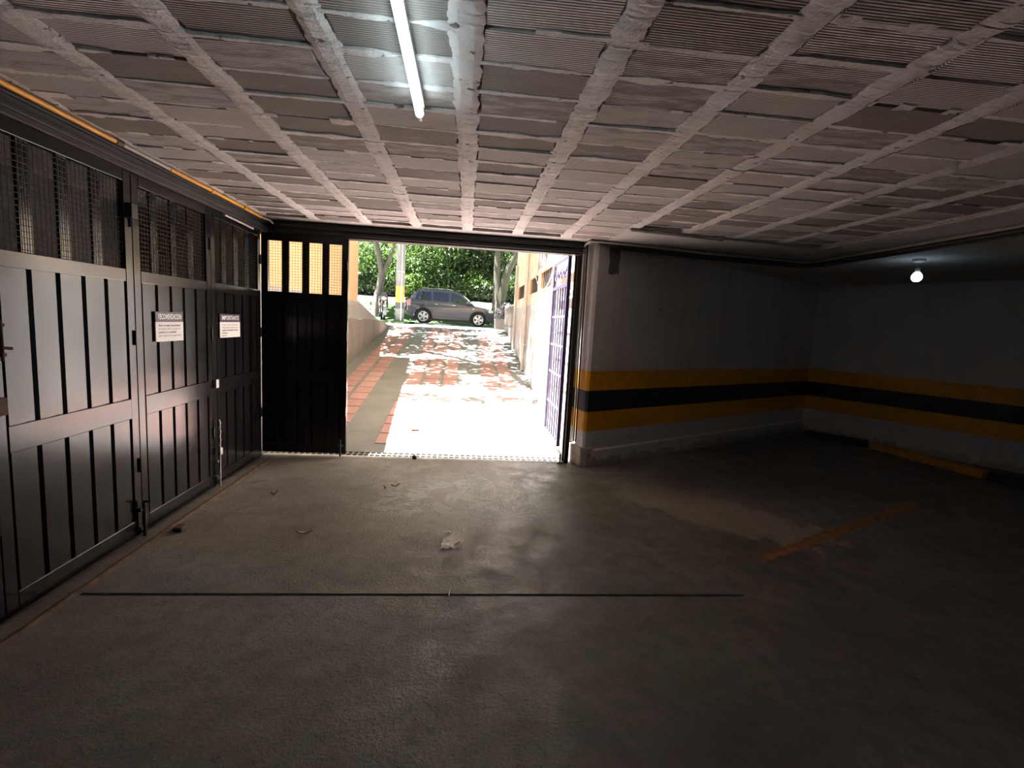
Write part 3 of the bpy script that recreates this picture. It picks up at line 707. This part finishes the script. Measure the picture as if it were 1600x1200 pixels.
# ================================================================== BARRED GATE (opened flat along the right wall)
BG = thing('barred_gate', 'violet-grey barred steel gate swung open along the sunlit wall', 'gate', (1.085, 5.36, .155), HALF)
GW = .93; GH = 2.13
for x in (0, GW - .04):
    b = MB(); b.box(x, x + .04, -.02, .02, 0, GH); b.build('stile', M_VIOLET, BG, bevel=.002)
for z in (0.0, 1.80, GH - .035):
    b = MB(); b.box(.04, GW - .04, -.018, .018, z, z + .04); b.build('rail', M_VIOLET, BG, bevel=.002)
nb = 6
for k in range(1, nb):
    x = .02 + (GW - .04) * k / nb
    b = MB(); b.box(x - .010, x + .010, -.0085, .0085, .04, 1.80); b.build('bar', M_VIOLET, BG)
for z in (.40, .78, 1.12, 1.46):
    for k in range(0, nb):
        x = .02 + (GW - .04) * k / nb; b = MB(); b.box(x + .011, x + (GW - .04) / nb - .011, -.004, .004, z, z + .022); b.build('spacer', M_GALV, BG)
for k in range(5):
    xc = .12 + k * .172; b = MB(); s = 1 if k % 2 else -1; pts = []
    for q in range(22):
        a = q * .55; rr = .075 * (1 - q / 26); pts.append((xc + s * rr * math.cos(a), 0, 1.97 + rr * math.sin(a)))
    b.tube(pts, .008, 6); b.build('scroll', M_VIOLET, BG)

# ================================================================== LITTER, WHEEL STOPS
b = MB(); n = 9
def pz(u, v): return .012 + .045 * v * u + .024 * abs(noise.noise((u * 5, v * 5, 2))) + .012 * abs(noise.noise((u * 13, v * 13, 4)))
rows = []
for i in range(n):
    row = []
    for j in range(n):
        u, v = i / (n - 1), j / (n - 1); x = -.075 + .145 * u + R(-.004, .004) + .02 * (v - .5); y = -.105 + .21 * v + R(-.004, .004)
        if v > .8 and u < .25: x -= .02; y += .05 * (v - .7)
        row.append((x, y, pz(u, v) + (.02 * (v > .85 and u < .3))))
    rows.append(row)
b.grid(rows)
o = b.build('paper_scrap', M_PAPER); o.location = (-.03, 3.20, -.006); tag(o, 'crumpled white scrap of paper on the garage floor', 'paper')
sol = o.modifiers.new('thick', 'SOLIDIFY'); sol.thickness = .002; sol.offset = 1
def dry_leaf(x, y, L, rot, label, z=0, lift=.02):
    b = MB(); rows = []
    for i in range(7):
        u = i / 6; wd = .32 * math.sin(math.pi * min(1, u * .95 + .03)) ** .8; zz = .004 + lift * (2 * u - 1) ** 2
        rows.append([((u - .5) * L, -wd * L * .5, zz + .012), ((u - .5) * L, 0, zz), ((u - .5) * L, wd * L * .5, zz + .010)])
    b.grid(rows, True); b.tube([(L * .5, 0, .004 + lift), (L * .72, .01, .004 + lift)], .0018, 5)
    o = b.build('dry_leaf', M_DRY); o.location = (x, y, z); o.rotation_euler = (0, 0, rot); sm = o.modifiers.new('thick', 'SOLIDIFY'); sm.thickness = .0012
    return tag(o, label, 'leaf', 'fallen dry leaves')
dry_leaf(-1.518, 4.04, .085, 1.1, 'curled dry leaf on the floor nearest the gate corner', lift=.035)
dry_leaf(-1.05, 3.30, .095, .2, 'dry brown leaf on the floor left of the paper scrap')
dry_leaf(-.58, 4.31, .075, .4, 'pale dry leaf on the floor below the doorway threshold')
dry_leaf(-.66, 4.24, .05, 2.0, 'tiny dark leaf beside the pale one near the doorway')
dry_leaf(-.60, 6.15, .16, .2, 'orange dry leaf lying on the sunlit driveway', rz(6.15) + .009).data.materials[0] = plain('orange_leaf', (.16, .045, .006), .8, 0, .3, 30, 0)
b = MB(); b.tube([(-.036, 2.535, .006), (-.033, 2.60, .008)], .004, 6)
tag(b.build('twig', M_PAPER), 'tiny pale twig lying across the floor joint', 'twig')
def stop(p, q, mat, label):
    d = (q - p); L = d.length; a = math.atan2(d.y, d.x)
    b = MB(); b.prism([(-.075, 0), (.075, 0), (.055, .10), (-.055, .10)], (0, L), axis='x')
    o = b.build('wheel_stop', mat, bevel=.01); o.location = p; o.rotation_euler = (0, 0, a); return tag(o, label, 'wheel stop', 'wheel stops by the right wall')
V3 = lambda x, y: Vector((x, y, 0))
stop(V3(5.42, 7.16), V3(5.93, 6.52), M_STOPK, 'black painted concrete wheel stop in the far dark corner')
stop(V3(5.97, 6.46), V3(6.18, 5.07), M_STOPY, 'yellow painted concrete wheel stop in front of the right wall')
stop(V3(6.19, 5.03), V3(6.40, 3.65), M_STOPK, 'black painted wheel stop at the right picture edge')

# ================================================================== OUTDOOR THINGS
# right wall fittings
for px_, lab in ((816, 'white drain pipe by the far window of the driveway wall'), (822.5, 'white drain pipe nearer on the driveway wall')):
    y = 1.15 * F_PX / (px_ - 727) ; 
for y, lab in ((11.82, 'white rain pipe on the wall beyond the far window'), (9.75, 'white rain pipe on the wall between the windows')):
    b = MB(); b.tube([(XR - .045, y, rz(y) + .0), (XR - .045, y, 2.9)], .035, 10)
    o = tag(b.build('rain_pipe', M_WHITEP), lab, 'pipe', 'rain pipes on the driveway wall')
    for z in (rz(y) + .5, 2.4): MB().box(XR - .085, XR, y - .045, y + .045, z, z + .03).build('bracket', M_WHITEP, o)
pts = []
for i in range(15):
    u = i / 14; pts.append((XR - .012, 6.75 + 2.0 * u, 2.30 - .28 * math.sin(math.pi * u) + .1 * u))
tag(MB().tube(pts, .008, 6).build('wall_cable', M_WHITEP), 'loose white cable sagging across the driveway wall windows', 'cable')

# low metal fence beyond the building corner
FE = thing('panel_fence', 'grey metal panel fence at the top right of the driveway', 'fence', (XR, 12.35, 0))
for i in range(5):
    y = i * .72
    b = MB(); b.box(-.025, .025, y - .025, y + .025, rz(min(12.35 + y, RY1)) - .05, 1.98); b.build('post', M_GALV, FE)
    if i < 4:
        zb_ = rz(min(12.35 + y, RY1)) + .05
        for k in range(4):
            y0 = y + .03 + k * .166; b = MB(); b.box(-.012, .012, y0, y0 + .155, zb_, 1.80); b.build('slat', M_COPE, FE)
for z in (1.45, 1.80):
    b = MB(); b.box(-.03, -.012, 0, 2.9, z, z + .03); b.build('rail', M_DPIPE, FE)
b = MB(); b.prism([(0, 0), (2.9, 0), (2.9, .03), (0, .03)], (-.02, .02), Matrix.Translation((0, 0, 1.96)), 'x'); b.build('top_rail', M_DPIPE, FE)

# small plinth at the head of the ramp
p = at(781, 512, 15.9)
b = MB(); b.box(-.17, .17, -.15, .15, 0, .30); b.box(-.19, .19, -.17, .17, .30, .345)
o = b.build('concrete_plinth', M_COPE, bevel=.008); o.location = (p.x, p.y, RZ1 + .025); tag(o, 'small concrete plinth beside the fence end', 'plinth')

# utility pole
zg = RZ1 + .09
p = at(624, 500, 19.6)
UPo = thing('utility_pole', 'concrete utility pole with yellow and black bands by the street', 'pole', (p.x, 19.6, zg))
b = MB(); b.lathe([(.175, 0), (.168, 2), (.145, 7.5)], n=20); b.build('shaft', M_POLE, UPo)
b = MB(); b.tube([(.075, -.19, 0), (.075, -.185, 3), (.06, -.165, 6)], .022, 8); b.build('riser_pipe', M_GALV, UPo)
for z in (1.9, 3.6):
    b = MB(); b.lathe([(.172, z), (.174, z + .03)], n=20); b.build('strap', M_GALV, UPo)
b = MB(); b.box(-.9, .9, -.06, .06, 6.6, 6.72); b.build('crossarm', M_DPIPE, UPo)

# ---- trees
def leaves(b, cx, cy, cz, rx, ry, rz_, n, s0, s1, droop=.3):
    for _ in range(n):
        while True:
            u = Vector((R(-1, 1), R(-1, 1), R(-1, 1)))
            if u.length < 1: break
        c = Vector((cx + u.x * rx, cy + u.y * ry, cz + u.z * rz_)); L = R(s0, s1); wd = L * R(.28, .45)
        a = Vector((R(-1, 1), R(-1, 1), R(-1, .4) - droop)).normalized(); sd = a.cross(Vector((R(-1, 1), R(-1, 1), R(-.3, 1)))).normalized()
        nn = a.cross(sd) * L * .12
        b.poly([c - a * L * .5, c + sd * wd * .5 + nn, c + a * L * .5, c - sd * wd * .5 + nn])
def tree(name, label, base, trunk, r0, crown, mat, bark, nleaf, s=(.14, .26), cat='tree', group=None, branches=()):
    T = thing(name, label, cat, base, 0, group)
    b = MB(); n = len(trunk); b.tube(trunk, [r0 * (1 - .55 * i / (n - 1)) * (1.25 if i == 0 else 1) for i in range(n)], 10); b.build('trunk', bark, T)
    for br, r1 in branches:
        b = MB(); b.tube(br, [r1 * (1 - .5 * i / (len(br) - 1)) for i in range(len(br))], 8); b.build('branch', bark, T)
    b = MB(); tot = sum(c[3] * c[4] * c[5] for c in crown)
    for c in crown: leaves(b, *c, max(30, int(nleaf * c[3] * c[4] * c[5] / tot)), *s)
    stuff(b.build('foliage', mat, T)); return T
GZ = RZ1 + .095
def gy(y):  # ground height beyond the street
    if y < 28.4: return RZ1 + .03 if y > 20.9 else GZ
    if y < 30.6: return 1.36 + (y - 28.4) / 2.2 * 1.09
    return 2.45 + (y - 30.6) * .16
# forked tree on the left, pale bark
p = at(591, 480, 29.0); z0 = gy(29.0)
tree('street_tree', 'forked pale-barked tree on the grass bank left of the pole', (p.x, 29.0, z0), [(-.1, 0, -.2), (-.05, 0, 1.0), (.18, 0, 2.3), (.0, .1, 3.2), (-.35, .2, 4.6), (-.6, .3, 6.5)], .24,
     [(-1.6, 1.5, 6.6, 2.4, 2, 1.5), (.8, 1.6, 7.4, 2.4, 2, 1.6), (-2.4, 1.2, 4.0, .9, 1.0, .8)], M_LEAF[1], M_BARK, 2600, branches=[([(.15, 0, 2.2), (.55, .05, 3.1), (.85, .1, 4.2), (1.2, .2, 6)], .13)])
# big mossy tree on the right
p = at(782, 480, 22.6)
tree('street_tree', 'thick mossy forked tree trunk right of the parked car', (p.x, 22.6, RZ1 - .02), [(0, 0, -.1), (-.05, 0, .8), (.02, 0, 1.6), (.22, 0, 2.6), (.55, .05, 3.4), (1.1, .1, 5)], .29,
     [(.2, 0, 6.4, 2.6, 1.8, 1.4), (2, .4, 6.8, 2.2, 1.6, 1.5)], M_LEAF[1], M_BARKG, 2200, branches=[([(-.08, 0, 1.3), (-.22, .02, 2.3), (-.25, .05, 3.4), (-.3, .1, 5.2)], .19)])
p = at(771, 480, 29.2)
tree('street_tree', 'slim grey trunk behind the mossy tree', (p.x, 29.2, gy(29.2)), [(0, 0, -.2), (.03, 0, 1.6), (0, 0, 3.2), (.02, 0, 6)], .13, [(0, .6, 6.6, 1.8, 1.6, 1.2)], M_LEAF[1], M_BARK, 700)
# row of woodland trees and shrubs behind the bank
back = [  # px, Y, height, spread, material, label
    (566, 33.0, 3.9, 2.0, 1, 'leafy shrub at the far left beyond the ochre wall'),
    (580, 36.0, 6.6, 2.4, 0, 'bright green tree behind the forked trunk'),
    (606, 33.5, 3.0, 1.7, 1, 'ferny green shrub between forked tree and pole'),
    (612, 37.0, 7.2, 2.6, 0, 'sunlit tree behind the pole top'),
    (645, 34.5, 4.6, 2.0, 0, 'bright shrub just right of the pole'),
    (664, 33.2, 7.4, 2.3, 1, 'slender tree above the rear of the car'),
    (690, 36.4, 3.8, 2.0, 0, 'light green shrub above the car roof'),
    (705, 33.6, 7.6, 2.4, 0, 'tall bright tree behind the car centre'),
    (727, 34.2, 5.6, 1.9, 2, 'dark glossy tree above the car bonnet'),
    (747, 33.2, 6.2, 1.7, 2, 'darkest dense tree left of the mossy trunk'),
    (736, 32.8, 2.2, 1.3, 0, 'low pale shrub above the front of the car'),
    (762, 36.5, 7.0, 2.2, 1, 'green tree behind the slim grey trunk'),
    (797, 34.0, 6.0, 1.7, 1, 'grey-green tree right of the mossy trunk'),
    (815, 38.0, 7.4, 2.6, 2, 'dark tree behind the driveway wall corner'),
    (545, 38.5, 7.8, 3.0, 2, 'dark tree mostly hidden by the ochre wall'),
    (640, 43.0, 10.5, 4.2, 1, 'tall distant tree behind the pole'),
    (730, 44.0, 10.8, 4.4, 1, 'tall distant tree behind the dark trees'),
    (585, 45.0, 10.5, 4.4, 1, 'tall distant tree at the left of the wood'),
    (800, 46.0, 11.0, 4.4, 2, 'tall distant tree at the right of the wood')]
back += [(px_, 32.6, R(1.5, 2.1), 1.25, mi, lab) for px_, mi, lab in ((572, 2, 'dark low shrub along the path near the ochre wall'), (598, 1, 'low shrub along the path behind the motorcycle'), (655, 0, 'low bright shrub over the rear of the car'), (680, 1, 'low shrub over the rear door of the car'), (707, 1, 'low shrub over the middle of the car roof'), (760, 2, 'dark low shrub just left of the mossy trunk'), (790, 2, 'dark low shrub just right of the mossy trunk'))]
for px_, Y, hh, spd, mi, lab in back:
    p = at(px_, 470, Y); g = gy(Y); k = R(-.3, .3); low = .25 if hh < 5 else .42
    cr = [(R(-.3, .3), 0, hh * .52, spd, spd * .7, hh * .50)]
    if hh > 5: cr += [(R(-1, 1), R(-.5, .5), hh * .40, spd * .9, spd * .6, hh * .22), (R(-1, 1), 0, hh * .85, spd * .8, spd * .6, hh * .2)]
    tr_ = [(0, 0, -.2), (k * .5, 0, hh * .3), (k, .05, hh * .6), (k * 1.4, .1, hh * .9)]
    brs = [([(k * .5, 0, hh * .28), (k + s * .5, -.1, hh * .5), (k + s * .9, -.1, hh * .8)], .055) for s in (-1, 1)]
    tree('woodland_tree' if hh > 5 else 'woodland_shrub', lab, (p.x, Y, g), tr_,   .13 if hh > 5 else .05, cr, M_LEAF[mi], M_BARKG, 3400 if Y < 40 else 3000, (.16, .36) if Y < 40 else (.3, .6), 'tree' if hh > 5 else 'shrub', 'wood behind the street', brs)
# tree over the driveway, outside the frame: its crown dapples the ramp
cr = []
for i in range(72):
    yy = 8.35 + 7.2 * ((i // 8) + R(.15, .85)) / 9; xx = -6.0 + 5.9 * ((i % 8) + R(.15, .85)) / 8; cr.append((xx + 4.2, yy - 12.0, R(5.6, 7.6) - 1.4, R(.5, .78), R(.42, .66), R(.3, .5)))
for i in range(11): cr.append((-1.2 + .52 * i, -4.2, 5.1 + R(-.1, .1), .42, .28, .25))
for i in range(32): cr.append((3.0 + 1.7 * ((i % 4) + R(.2, .8)) / 4, -2.75 + 7.0 * ((i // 4) + R(.2, .8)) / 8, R(4.7, 5.6), .5, .55, .4))
tree('shade_tree', 'tall leafy tree whose crown overhangs the driveway from the left', (-4.2, 12.0, 1.4), [(0, 0, -.1), (.1, 0, 1.6), (.2, 0, 3.2), (.5, .1, 5), (.8, .2, 6.2)], .22, cr, M_LEAF[1], M_BARK, 40000, (.13, .25), branches=[([(.2, 0, 3.2), (1.4, -1.0, 4.5), (2.4, -2.0, 5.2), (2.6, -3.4, 5.3)], .10), ([(.3, 0, 3.6), (1.6, 1.2, 4.8), (2.6, 2.4, 5.4)], .09), ([(.3, 0, 3.6), (-1.0, -1.5, 4.8), (-1.4, -2.8, 5.2)], .09)])
for (tx, ty, lab) in ((-8.6, 22.6, 'tall street tree left of the motorcycle, its crown over the road'), (-8.8, 27.8, 'tall street tree behind the ochre building, its crown over the lawn')):
    cr = [(R(.8, 8.6), R(-2.9, 2.6), R(6.3, 7.8), R(1.0, 1.6), R(.8, 1.2), R(.5, .8)) for i in range(16)] + [(.8 + 7.8 * ((i % 6) + R(.2, .8)) / 6, -3.4 + 6 * ((i // 6) + R(.2, .8)) / 4, R(6.3, 7.6), R(.9, 1.3), R(.7, 1.0), R(.4, .7)) for i in range(24)]
    tree('shade_tree', lab, (tx, ty, GZ - .1), [(0, 0, -.1), (.1, 0, 2), (.5, 0, 4), (1.5, .1, 5.6), (3, .2, 6.6)], .26, cr, M_LEAF[1], M_BARK, 9500, (.28, .5), branches=[([(.5, 0, 4), (2.5, -1, 5.8), (5, -1.2, 6.8), (7.5, -1, 7.2)], .12), ([(.6, 0, 4.2), (2.5, 1.2, 5.8), (5, 1.6, 6.8), (7.5, 1.4, 7.2)], .12)])
# dark leafless bush behind the fence
BU = thing('dark_bush', 'dark twiggy bush behind the panel fence', 'bush', (at(793, 490, 16.8).x, 16.8, RZ1 + .04))
b = MB()
for i in range(90):
    a = R(0, 6.28); l = R(.4, .95); e = R(.2, 1.2); p1_ = Vector((math.cos(a) * l * .55, math.sin(a) * l * .5, l * e * .85)); m_ = p1_ * .5 + Vector((R(-.1, .1), R(-.1, .1), .1))
    b.tube([(0, 0, 0), m_, p1_, p1_ + Vector((R(-.15, .15), R(-.15, .15), R(-.1, .1)))], [.012, .009, .007, .004], 4)
b.build('branches', M_TWIG, BU)
b = MB(); leaves(b, 0, 0, .5, .45, .4, .42, 1300, .06, .13); stuff(b.build('foliage', M_TWIG, BU))

# ================================================================== PARKED SUV (side on, nose to the right)
def suv():
    C = thing('parked_suv', 'dark grey five-door SUV parked side-on in the street', 'car', (0, 0, 0))
    W = .86
    # lower body: side outline with wheel arches, built as sections across the width (tucked in at sill and shoulder)
    wr, wf, wz, ar = -1.32, 1.32, .345, .42
    def arch(cx): return [(cx + ar * math.cos(a), wz + ar * math.sin(a)) for a in [math.pi * (1 - i / 10) for i in range(11)]]
    top = [(-2.10, .62), (-2.08, .95), (-2.0, 1.08), (-1.2, 1.085), (0, 1.06), (.86, 1.03), (1.15, 1.0), (1.62, .93), (1.95, .83), (2.10, .70), (2.14, .50), (2.10, .36)]
    bot = [(1.95, .27)] + [(x, z) for x, z in arch(wf)][::-1] + [(.8, .27), (-.8, .27)] + [(x, z) for x, z in arch(wr)][::-1] + [(-1.85, .30), (-2.06, .36)]
    out = top + bot
    b = MB(); secs = []
    for y, sx, sz in ((-W, .985, 0), (-W + .06, 1, 0), (W - .06, 1, 0), (W, .985, 0)):
        row = []
        for i, (x, z) in enumerate(out):
            yy = y
            if abs(y) > W - .01 and z > .95: yy = math.copysign(W - .045, y)
            if x > 1.75 or x < -1.95: yy = yy * (1 - .10 * max(0, (abs(x) - 1.7)))
            row.append((x * sx if i < len(top) else x, yy, z))
        secs.append(row)
    b.grid(secs, False, True); b.poly(secs[0][::-1]); b.poly(secs[-1]); b.build('body', M_CAR, C, bevel=.02, fix=True)
    for cx in (wr, wf):
        b = MB(); b.box(cx - .5, cx + .5, -W + .24, W - .24, .30, .90); b.build('wheel_well', M_BLK, C)
    b = MB(); b.box(-1.95, 1.9, -W + .12, W - .12, .16, .30); b.build('underbody', M_BLK, C)
    # cabin with sloping sides
    cab = [(-2.0, 1.075), (-1.83, 1.42), (-1.62, 1.60), (-1.3, 1.645), (-.4, 1.655), (.15, 1.62), (.42, 1.54), (1.08, 1.02)]
    b = MB(); secs = []
    def hw(z): return W - .045 - max(0, z - 1.05) * .26
    for s in (-1, 1): secs.append([(x, s * hw(z), z) for x, z in cab])
    mid = [[(x, q * hw(z), z + (.02 if 0 < i < 7 and abs(q) < .9 else 0)) for i, (x, z) in enumerate(cab)] for q in (-.9, 0, .9)]
    b.grid([secs[0]] + mid + [secs[1]]); b.poly(secs[0][::-1]); b.poly(secs[1]); b.build('cabin', M_CAR, C, bevel=.02, fix=True)
    wins = [('rear_quarter_window', [(-1.78, 1.12), (-1.62, 1.50), (-.98, 1.53), (-.98, 1.12)]), ('rear_door_window', [(-.90, 1.12), (-.90, 1.535), (-.14, 1.535), (-.14, 1.11)]), ('front_door_window', [(-.06, 1.11), (-.06, 1.53), (.16, 1.515), (.36, 1.45), (.84, 1.10)])]
    for s in (-1, 1):
        for nm, pg in wins:
            b = MB(); fr = [(x, s * (hw(z) + .004), z) for x, z in pg]; bk = [(x, s * (hw(z) - .02), z) for x, z in pg]
            b.grid([bk, fr], False, True); b.poly(fr if s < 0 else fr[::-1]); b.build(nm, M_GLASS, C, fix=True)
        for x0 in (-.82, .02):
            b = MB(); b.box(x0, x0 + .17, s * (W + .0), s * (W + .022), .93, .965); b.build('door_handle', M_CHROME, C, bevel=.006)
        b = MB(); b.box(-.86, .86, s * W, s * (W + .012), .60, .66); b.build('side_moulding', M_CARLOW, C)
        b = MB(); b.box(-.88, .88, s * (W - .03), s * (W + .015), .27, .39); b.build('sill', M_CARLOW, C, bevel=.01)
        b = MB(); b.box(.72, .92, s * (W - .01), s * (W + .17), 1.06, 1.20); b.build('mirror', M_CAR, C, bevel=.03)
        b = MB(); b.tube([(-1.45, s * .60, 1.66), (-1.35, s * .60, 1.70), (-.1, s * .60, 1.71), (.02, s * .60, 1.66)], .014, 6); b.build('roof_rail', M_CHROME, C)
        b = MB(); b.box(-2.10, -1.93, s * (W - .14), s * (W - .005), .80, 1.10); b.build('tail_lamp', M_RED, C, bevel=.02)
        b = MB(); b.box(1.72, 2.02, s * (W - .26), s * (W - .02), .70, .84); b.build('headlamp', M_LENS, C, bevel=.03)
        b = MB(); b.box(1.02, 1.10, s * W, s * (W + .012), .83, .86); b.build('side_marker', M_LENS, C)
        for cx in (wr, wf):
            wh = thing('wheel', None, None, (cx, s * (W - .11), wz)); del_ = wh; wh.parent = C
            Mx = Matrix.Rotation(-s * HALF, 4, 'X')
            b = MB(); b.lathe([(.235, -.10), (.32, -.105), (.345, -.08), (.345, .08), (.32, .105), (.235, .10)], Mx, 28, cap=False); b.build('tyre', M_TYRE, wh)
            b = MB(); b.lathe([(.235, .10), (.215, .085), (.205, .03), (.0, .03)], Mx, 24, cap=False); b.build('rim', M_CARLOW, wh)
            b = MB()
            for k in range(5):
                A = Mx @ Matrix.Rotation(k * 2 * math.pi / 5, 4, 'Z')
                b.prism([(.03, -.028), (.215, -.062), (.215, -.012), (.06, -.004)], (.06, .095), A, 'z'); b.prism([(.06, .004), (.215, .012), (.215, .062), (.03, .028)], (.06, .095), A, 'z')
            b.lathe([(.0, .10), (.05, .10), (.055, .06)], Mx, 14, cap=False); b.lathe([(.245, .09), (.24, .108), (.208, .10), (.205, .06)], Mx, 24, cap=False); b.build('spokes', M_RIM, wh)
    b = MB(); q = [(1.10, 1.05), (.47, 1.535)]; b.poly([(q[0][0], -.70, q[0][1]), (q[0][0], .70, q[0][1]), (q[1][0], .62, q[1][1]), (q[1][0], -.62, q[1][1])]); b.build('windscreen', M_GLASS, C)
    b = MB(); b.poly([(-2.02, -.62, 1.12), (-1.86, -.58, 1.44), (-1.86, .58, 1.44), (-2.02, .62, 1.12)][::-1]); b.build('rear_window', M_GLASS, C)
    b = MB(); b.lathe([(0, 0), (.30, 0), (.345, .04), (.345, .17), (.31, .21), (0, .21)], Matrix.Translation((-2.09, 0, .88)) @ Matrix.Rotation(-HALF, 4, 'Y'), 24); b.build('spare_wheel_cover', M_CAR, C)
    b = MB(); b.box(-2.17, -2.03, -.80, .80, .40, .62); b.build('rear_bumper', M_CAR, C, bevel=.03)
    b = MB(); b.box(2.08, 2.16, -.5, .5, .52, .68); b.build('grille', M_BLK, C, bevel=.01)
    b = MB(); b.box(2.0, 2.19, -.74, .74, .32, .50); b.build('front_bumper', M_CARLOW, C, bevel=.03)
    return C
car = suv()
pr_, pf_ = at(661, 505, 24.0), at(746.5, 511, 24.0)
car.location = ((pr_.x + pf_.x) / 2, 24.0 + .75, RZ1 + .022); car.rotation_euler = (0, math.radians(.9), 0)

# ================================================================== MOTORCYCLE (seen from the front)
p = at(598, 497, 20.45)
K = thing('motorcycle', 'black and white motorcycle parked by the kerb, facing us', 'motorcycle', (p.x, 20.45, GZ + .03), math.radians(14))
def kp(name, b, mat, bevel=0): return b.build(name, mat, K, bevel=bevel)
for y in (-.62, .68):
    Mw = Matrix.Translation((0, y, .30)) @ Matrix.Rotation(HALF, 4, 'Y')
    o = kp('wheel', MB().lathe([(.235, -.045), (.29, -.04), (.30, 0), (.29, .04), (.235, .045), (.225, 0), (.235, -.045)], Mw, 24, cap=False), M_TYRE)
    b = MB(); b.lathe([(.045, -.05), (.045, .05)], Mw, 10)
    for k in range(5):
        A = Mw @ Matrix.Rotation(k * 1.2566, 4, 'Z'); b.box(.04, .23, -.018, .018, -.012, .012, A)
    b.build('spokes', M_GALV, o)
for s in (-.09, .09): kp('fork', MB().tube([(s, -.62, .30), (s, -.36, .95)], .025, 8), M_CARLOW)
b = MB(); rows = []
for i in range(7):
    a = math.radians(-20 + 30 * i); rows.append([(x, -.62 - .335 * math.cos(a), .30 + .335 * math.sin(a)) for x in (-.06, 0, .06)])
b.grid(rows); kp('front_fender', b, M_CARLOW)
kp('handlebar', MB().tube([(-.38, -.22, 1.02), (-.2, -.30, 1.03), (0, -.34, .98), (.2, -.30, 1.03), (.38, -.22, 1.02)], .014, 8), M_BLK)
for s in (-1, 1):
    kp('grip', MB().tube([(s * .36, -.23, 1.02), (s * .26, -.275, 1.027)], .02, 8), M_BLK)
    m = kp('mirror', MB().lathe([(0, -.01), (.055, -.01), (.06, .0), (.05, .012), (0, .012)], Matrix.Translation((s * .36, -.25, 1.23)) @ Matrix.Rotation(HALF, 4, 'X'), 14), M_BLK)
    MB().tube([(s * .24, -.28, 1.03), (s * .34, -.25, 1.19)], .007, 6).build('stalk', M_BLK, m)
    kp('indicator', MB().lathe([(0, -.03), (.025, -.02), (.028, .0), (0, .02)], Matrix.Translation((s * .17, -.46, .80)) @ Matrix.Rotation(HALF, 4, 'X'), 10), M_RED)
    b = MB(); b.prism([(-.40, .55), (-.22, .95), (-.1, .98), (.1, .72), (-.18, .48)], (s * .12, s * .165)); 
    for i, v in enumerate(b.v): pass
    b2 = MB(); b2.prism([(-.40, .55), (-.22, .92), (-.05, .95), (.12, .70), (-.18, .48)], (s * .12, s * .17), axis='x'); kp('side_fairing', b2, M_BLK, .01)
    b3 = MB(); b3.prism([(-.36, .60), (-.24, .86), (-.17, .86), (-.29, .58)], (s * .17, s * .18), axis='x'); kp('white_stripe', b3, M_WHITEP)
kp('headlamp', MB().lathe([(0, -.09), (.07, -.085), (.10, -.06), (.105, .0), (.08, .07), (0, .09)], Matrix.Translation((0, -.50, .86)) @ Matrix.Rotation(-HALF, 4, 'X') @ Matrix.Rotation(math.pi, 4, 'X'), 18), M_GALV)
b = MB(); b.prism([(-.13, .78), (.13, .78), (.15, .95), (.08, 1.10), (-.08, 1.10), (-.15, .95)], (-.47, -.38)); kp('front_cowl', b, M_BLK, .02)
b = MB(); rows = []
for y, wz_, hz, zz in ((-.30, .08, .06, .90), (-.15, .14, .12, .92), (.05, .13, .11, .88), (.2, .09, .06, .82)):
    rows.append([(wz_ * math.cos(2 * math.pi * k / 12), y, zz + hz * math.sin(2 * math.pi * k / 12)) for k in range(12)])
b.grid(rows, True, True); b.poly(rows[0]); b.poly(rows[-1][::-1]); kp('fuel_tank', b, M_BLK)
b = MB(); b.prism([(.15, .76), (.15, .84), (.8, .92), (.85, .86), (.5, .74)], (-.12, .12), axis='x'); kp('seat', b, M_BLK, .02)
b = MB(); b.box(-.14, .14, -.28, .18, .28, .58); kp('engine', b, M_BLK, .03)
b = MB(); b.tube([(0, -.36, .92), (0, -.3, .6), (0, .2, .4), (0, .68, .30)], .03, 8); b.tube([(0, -.3, .85), (0, .2, .72), (0, .7, .78)], .022, 8); kp('frame', b, M_BLK)
kp('exhaust', MB().tube([(.14, -.2, .35), (.17, .2, .25), (.19, .55, .36), (.20, .85, .44)], [.022, .03, .045, .045], 10), M_CHROME)
kp('side_stand', MB().tube([(-.1, .1, .3), (-.26, .12, 0.0)], .012, 6), M_GALV)
b = MB(); b.prism([(-.12, -.02), (.12, -.02), (.12, .12), (-.12, .12)], (.90, .905), Matrix.Translation((0, 0, .62))); kp('number_plate', b, M_YPIPE)
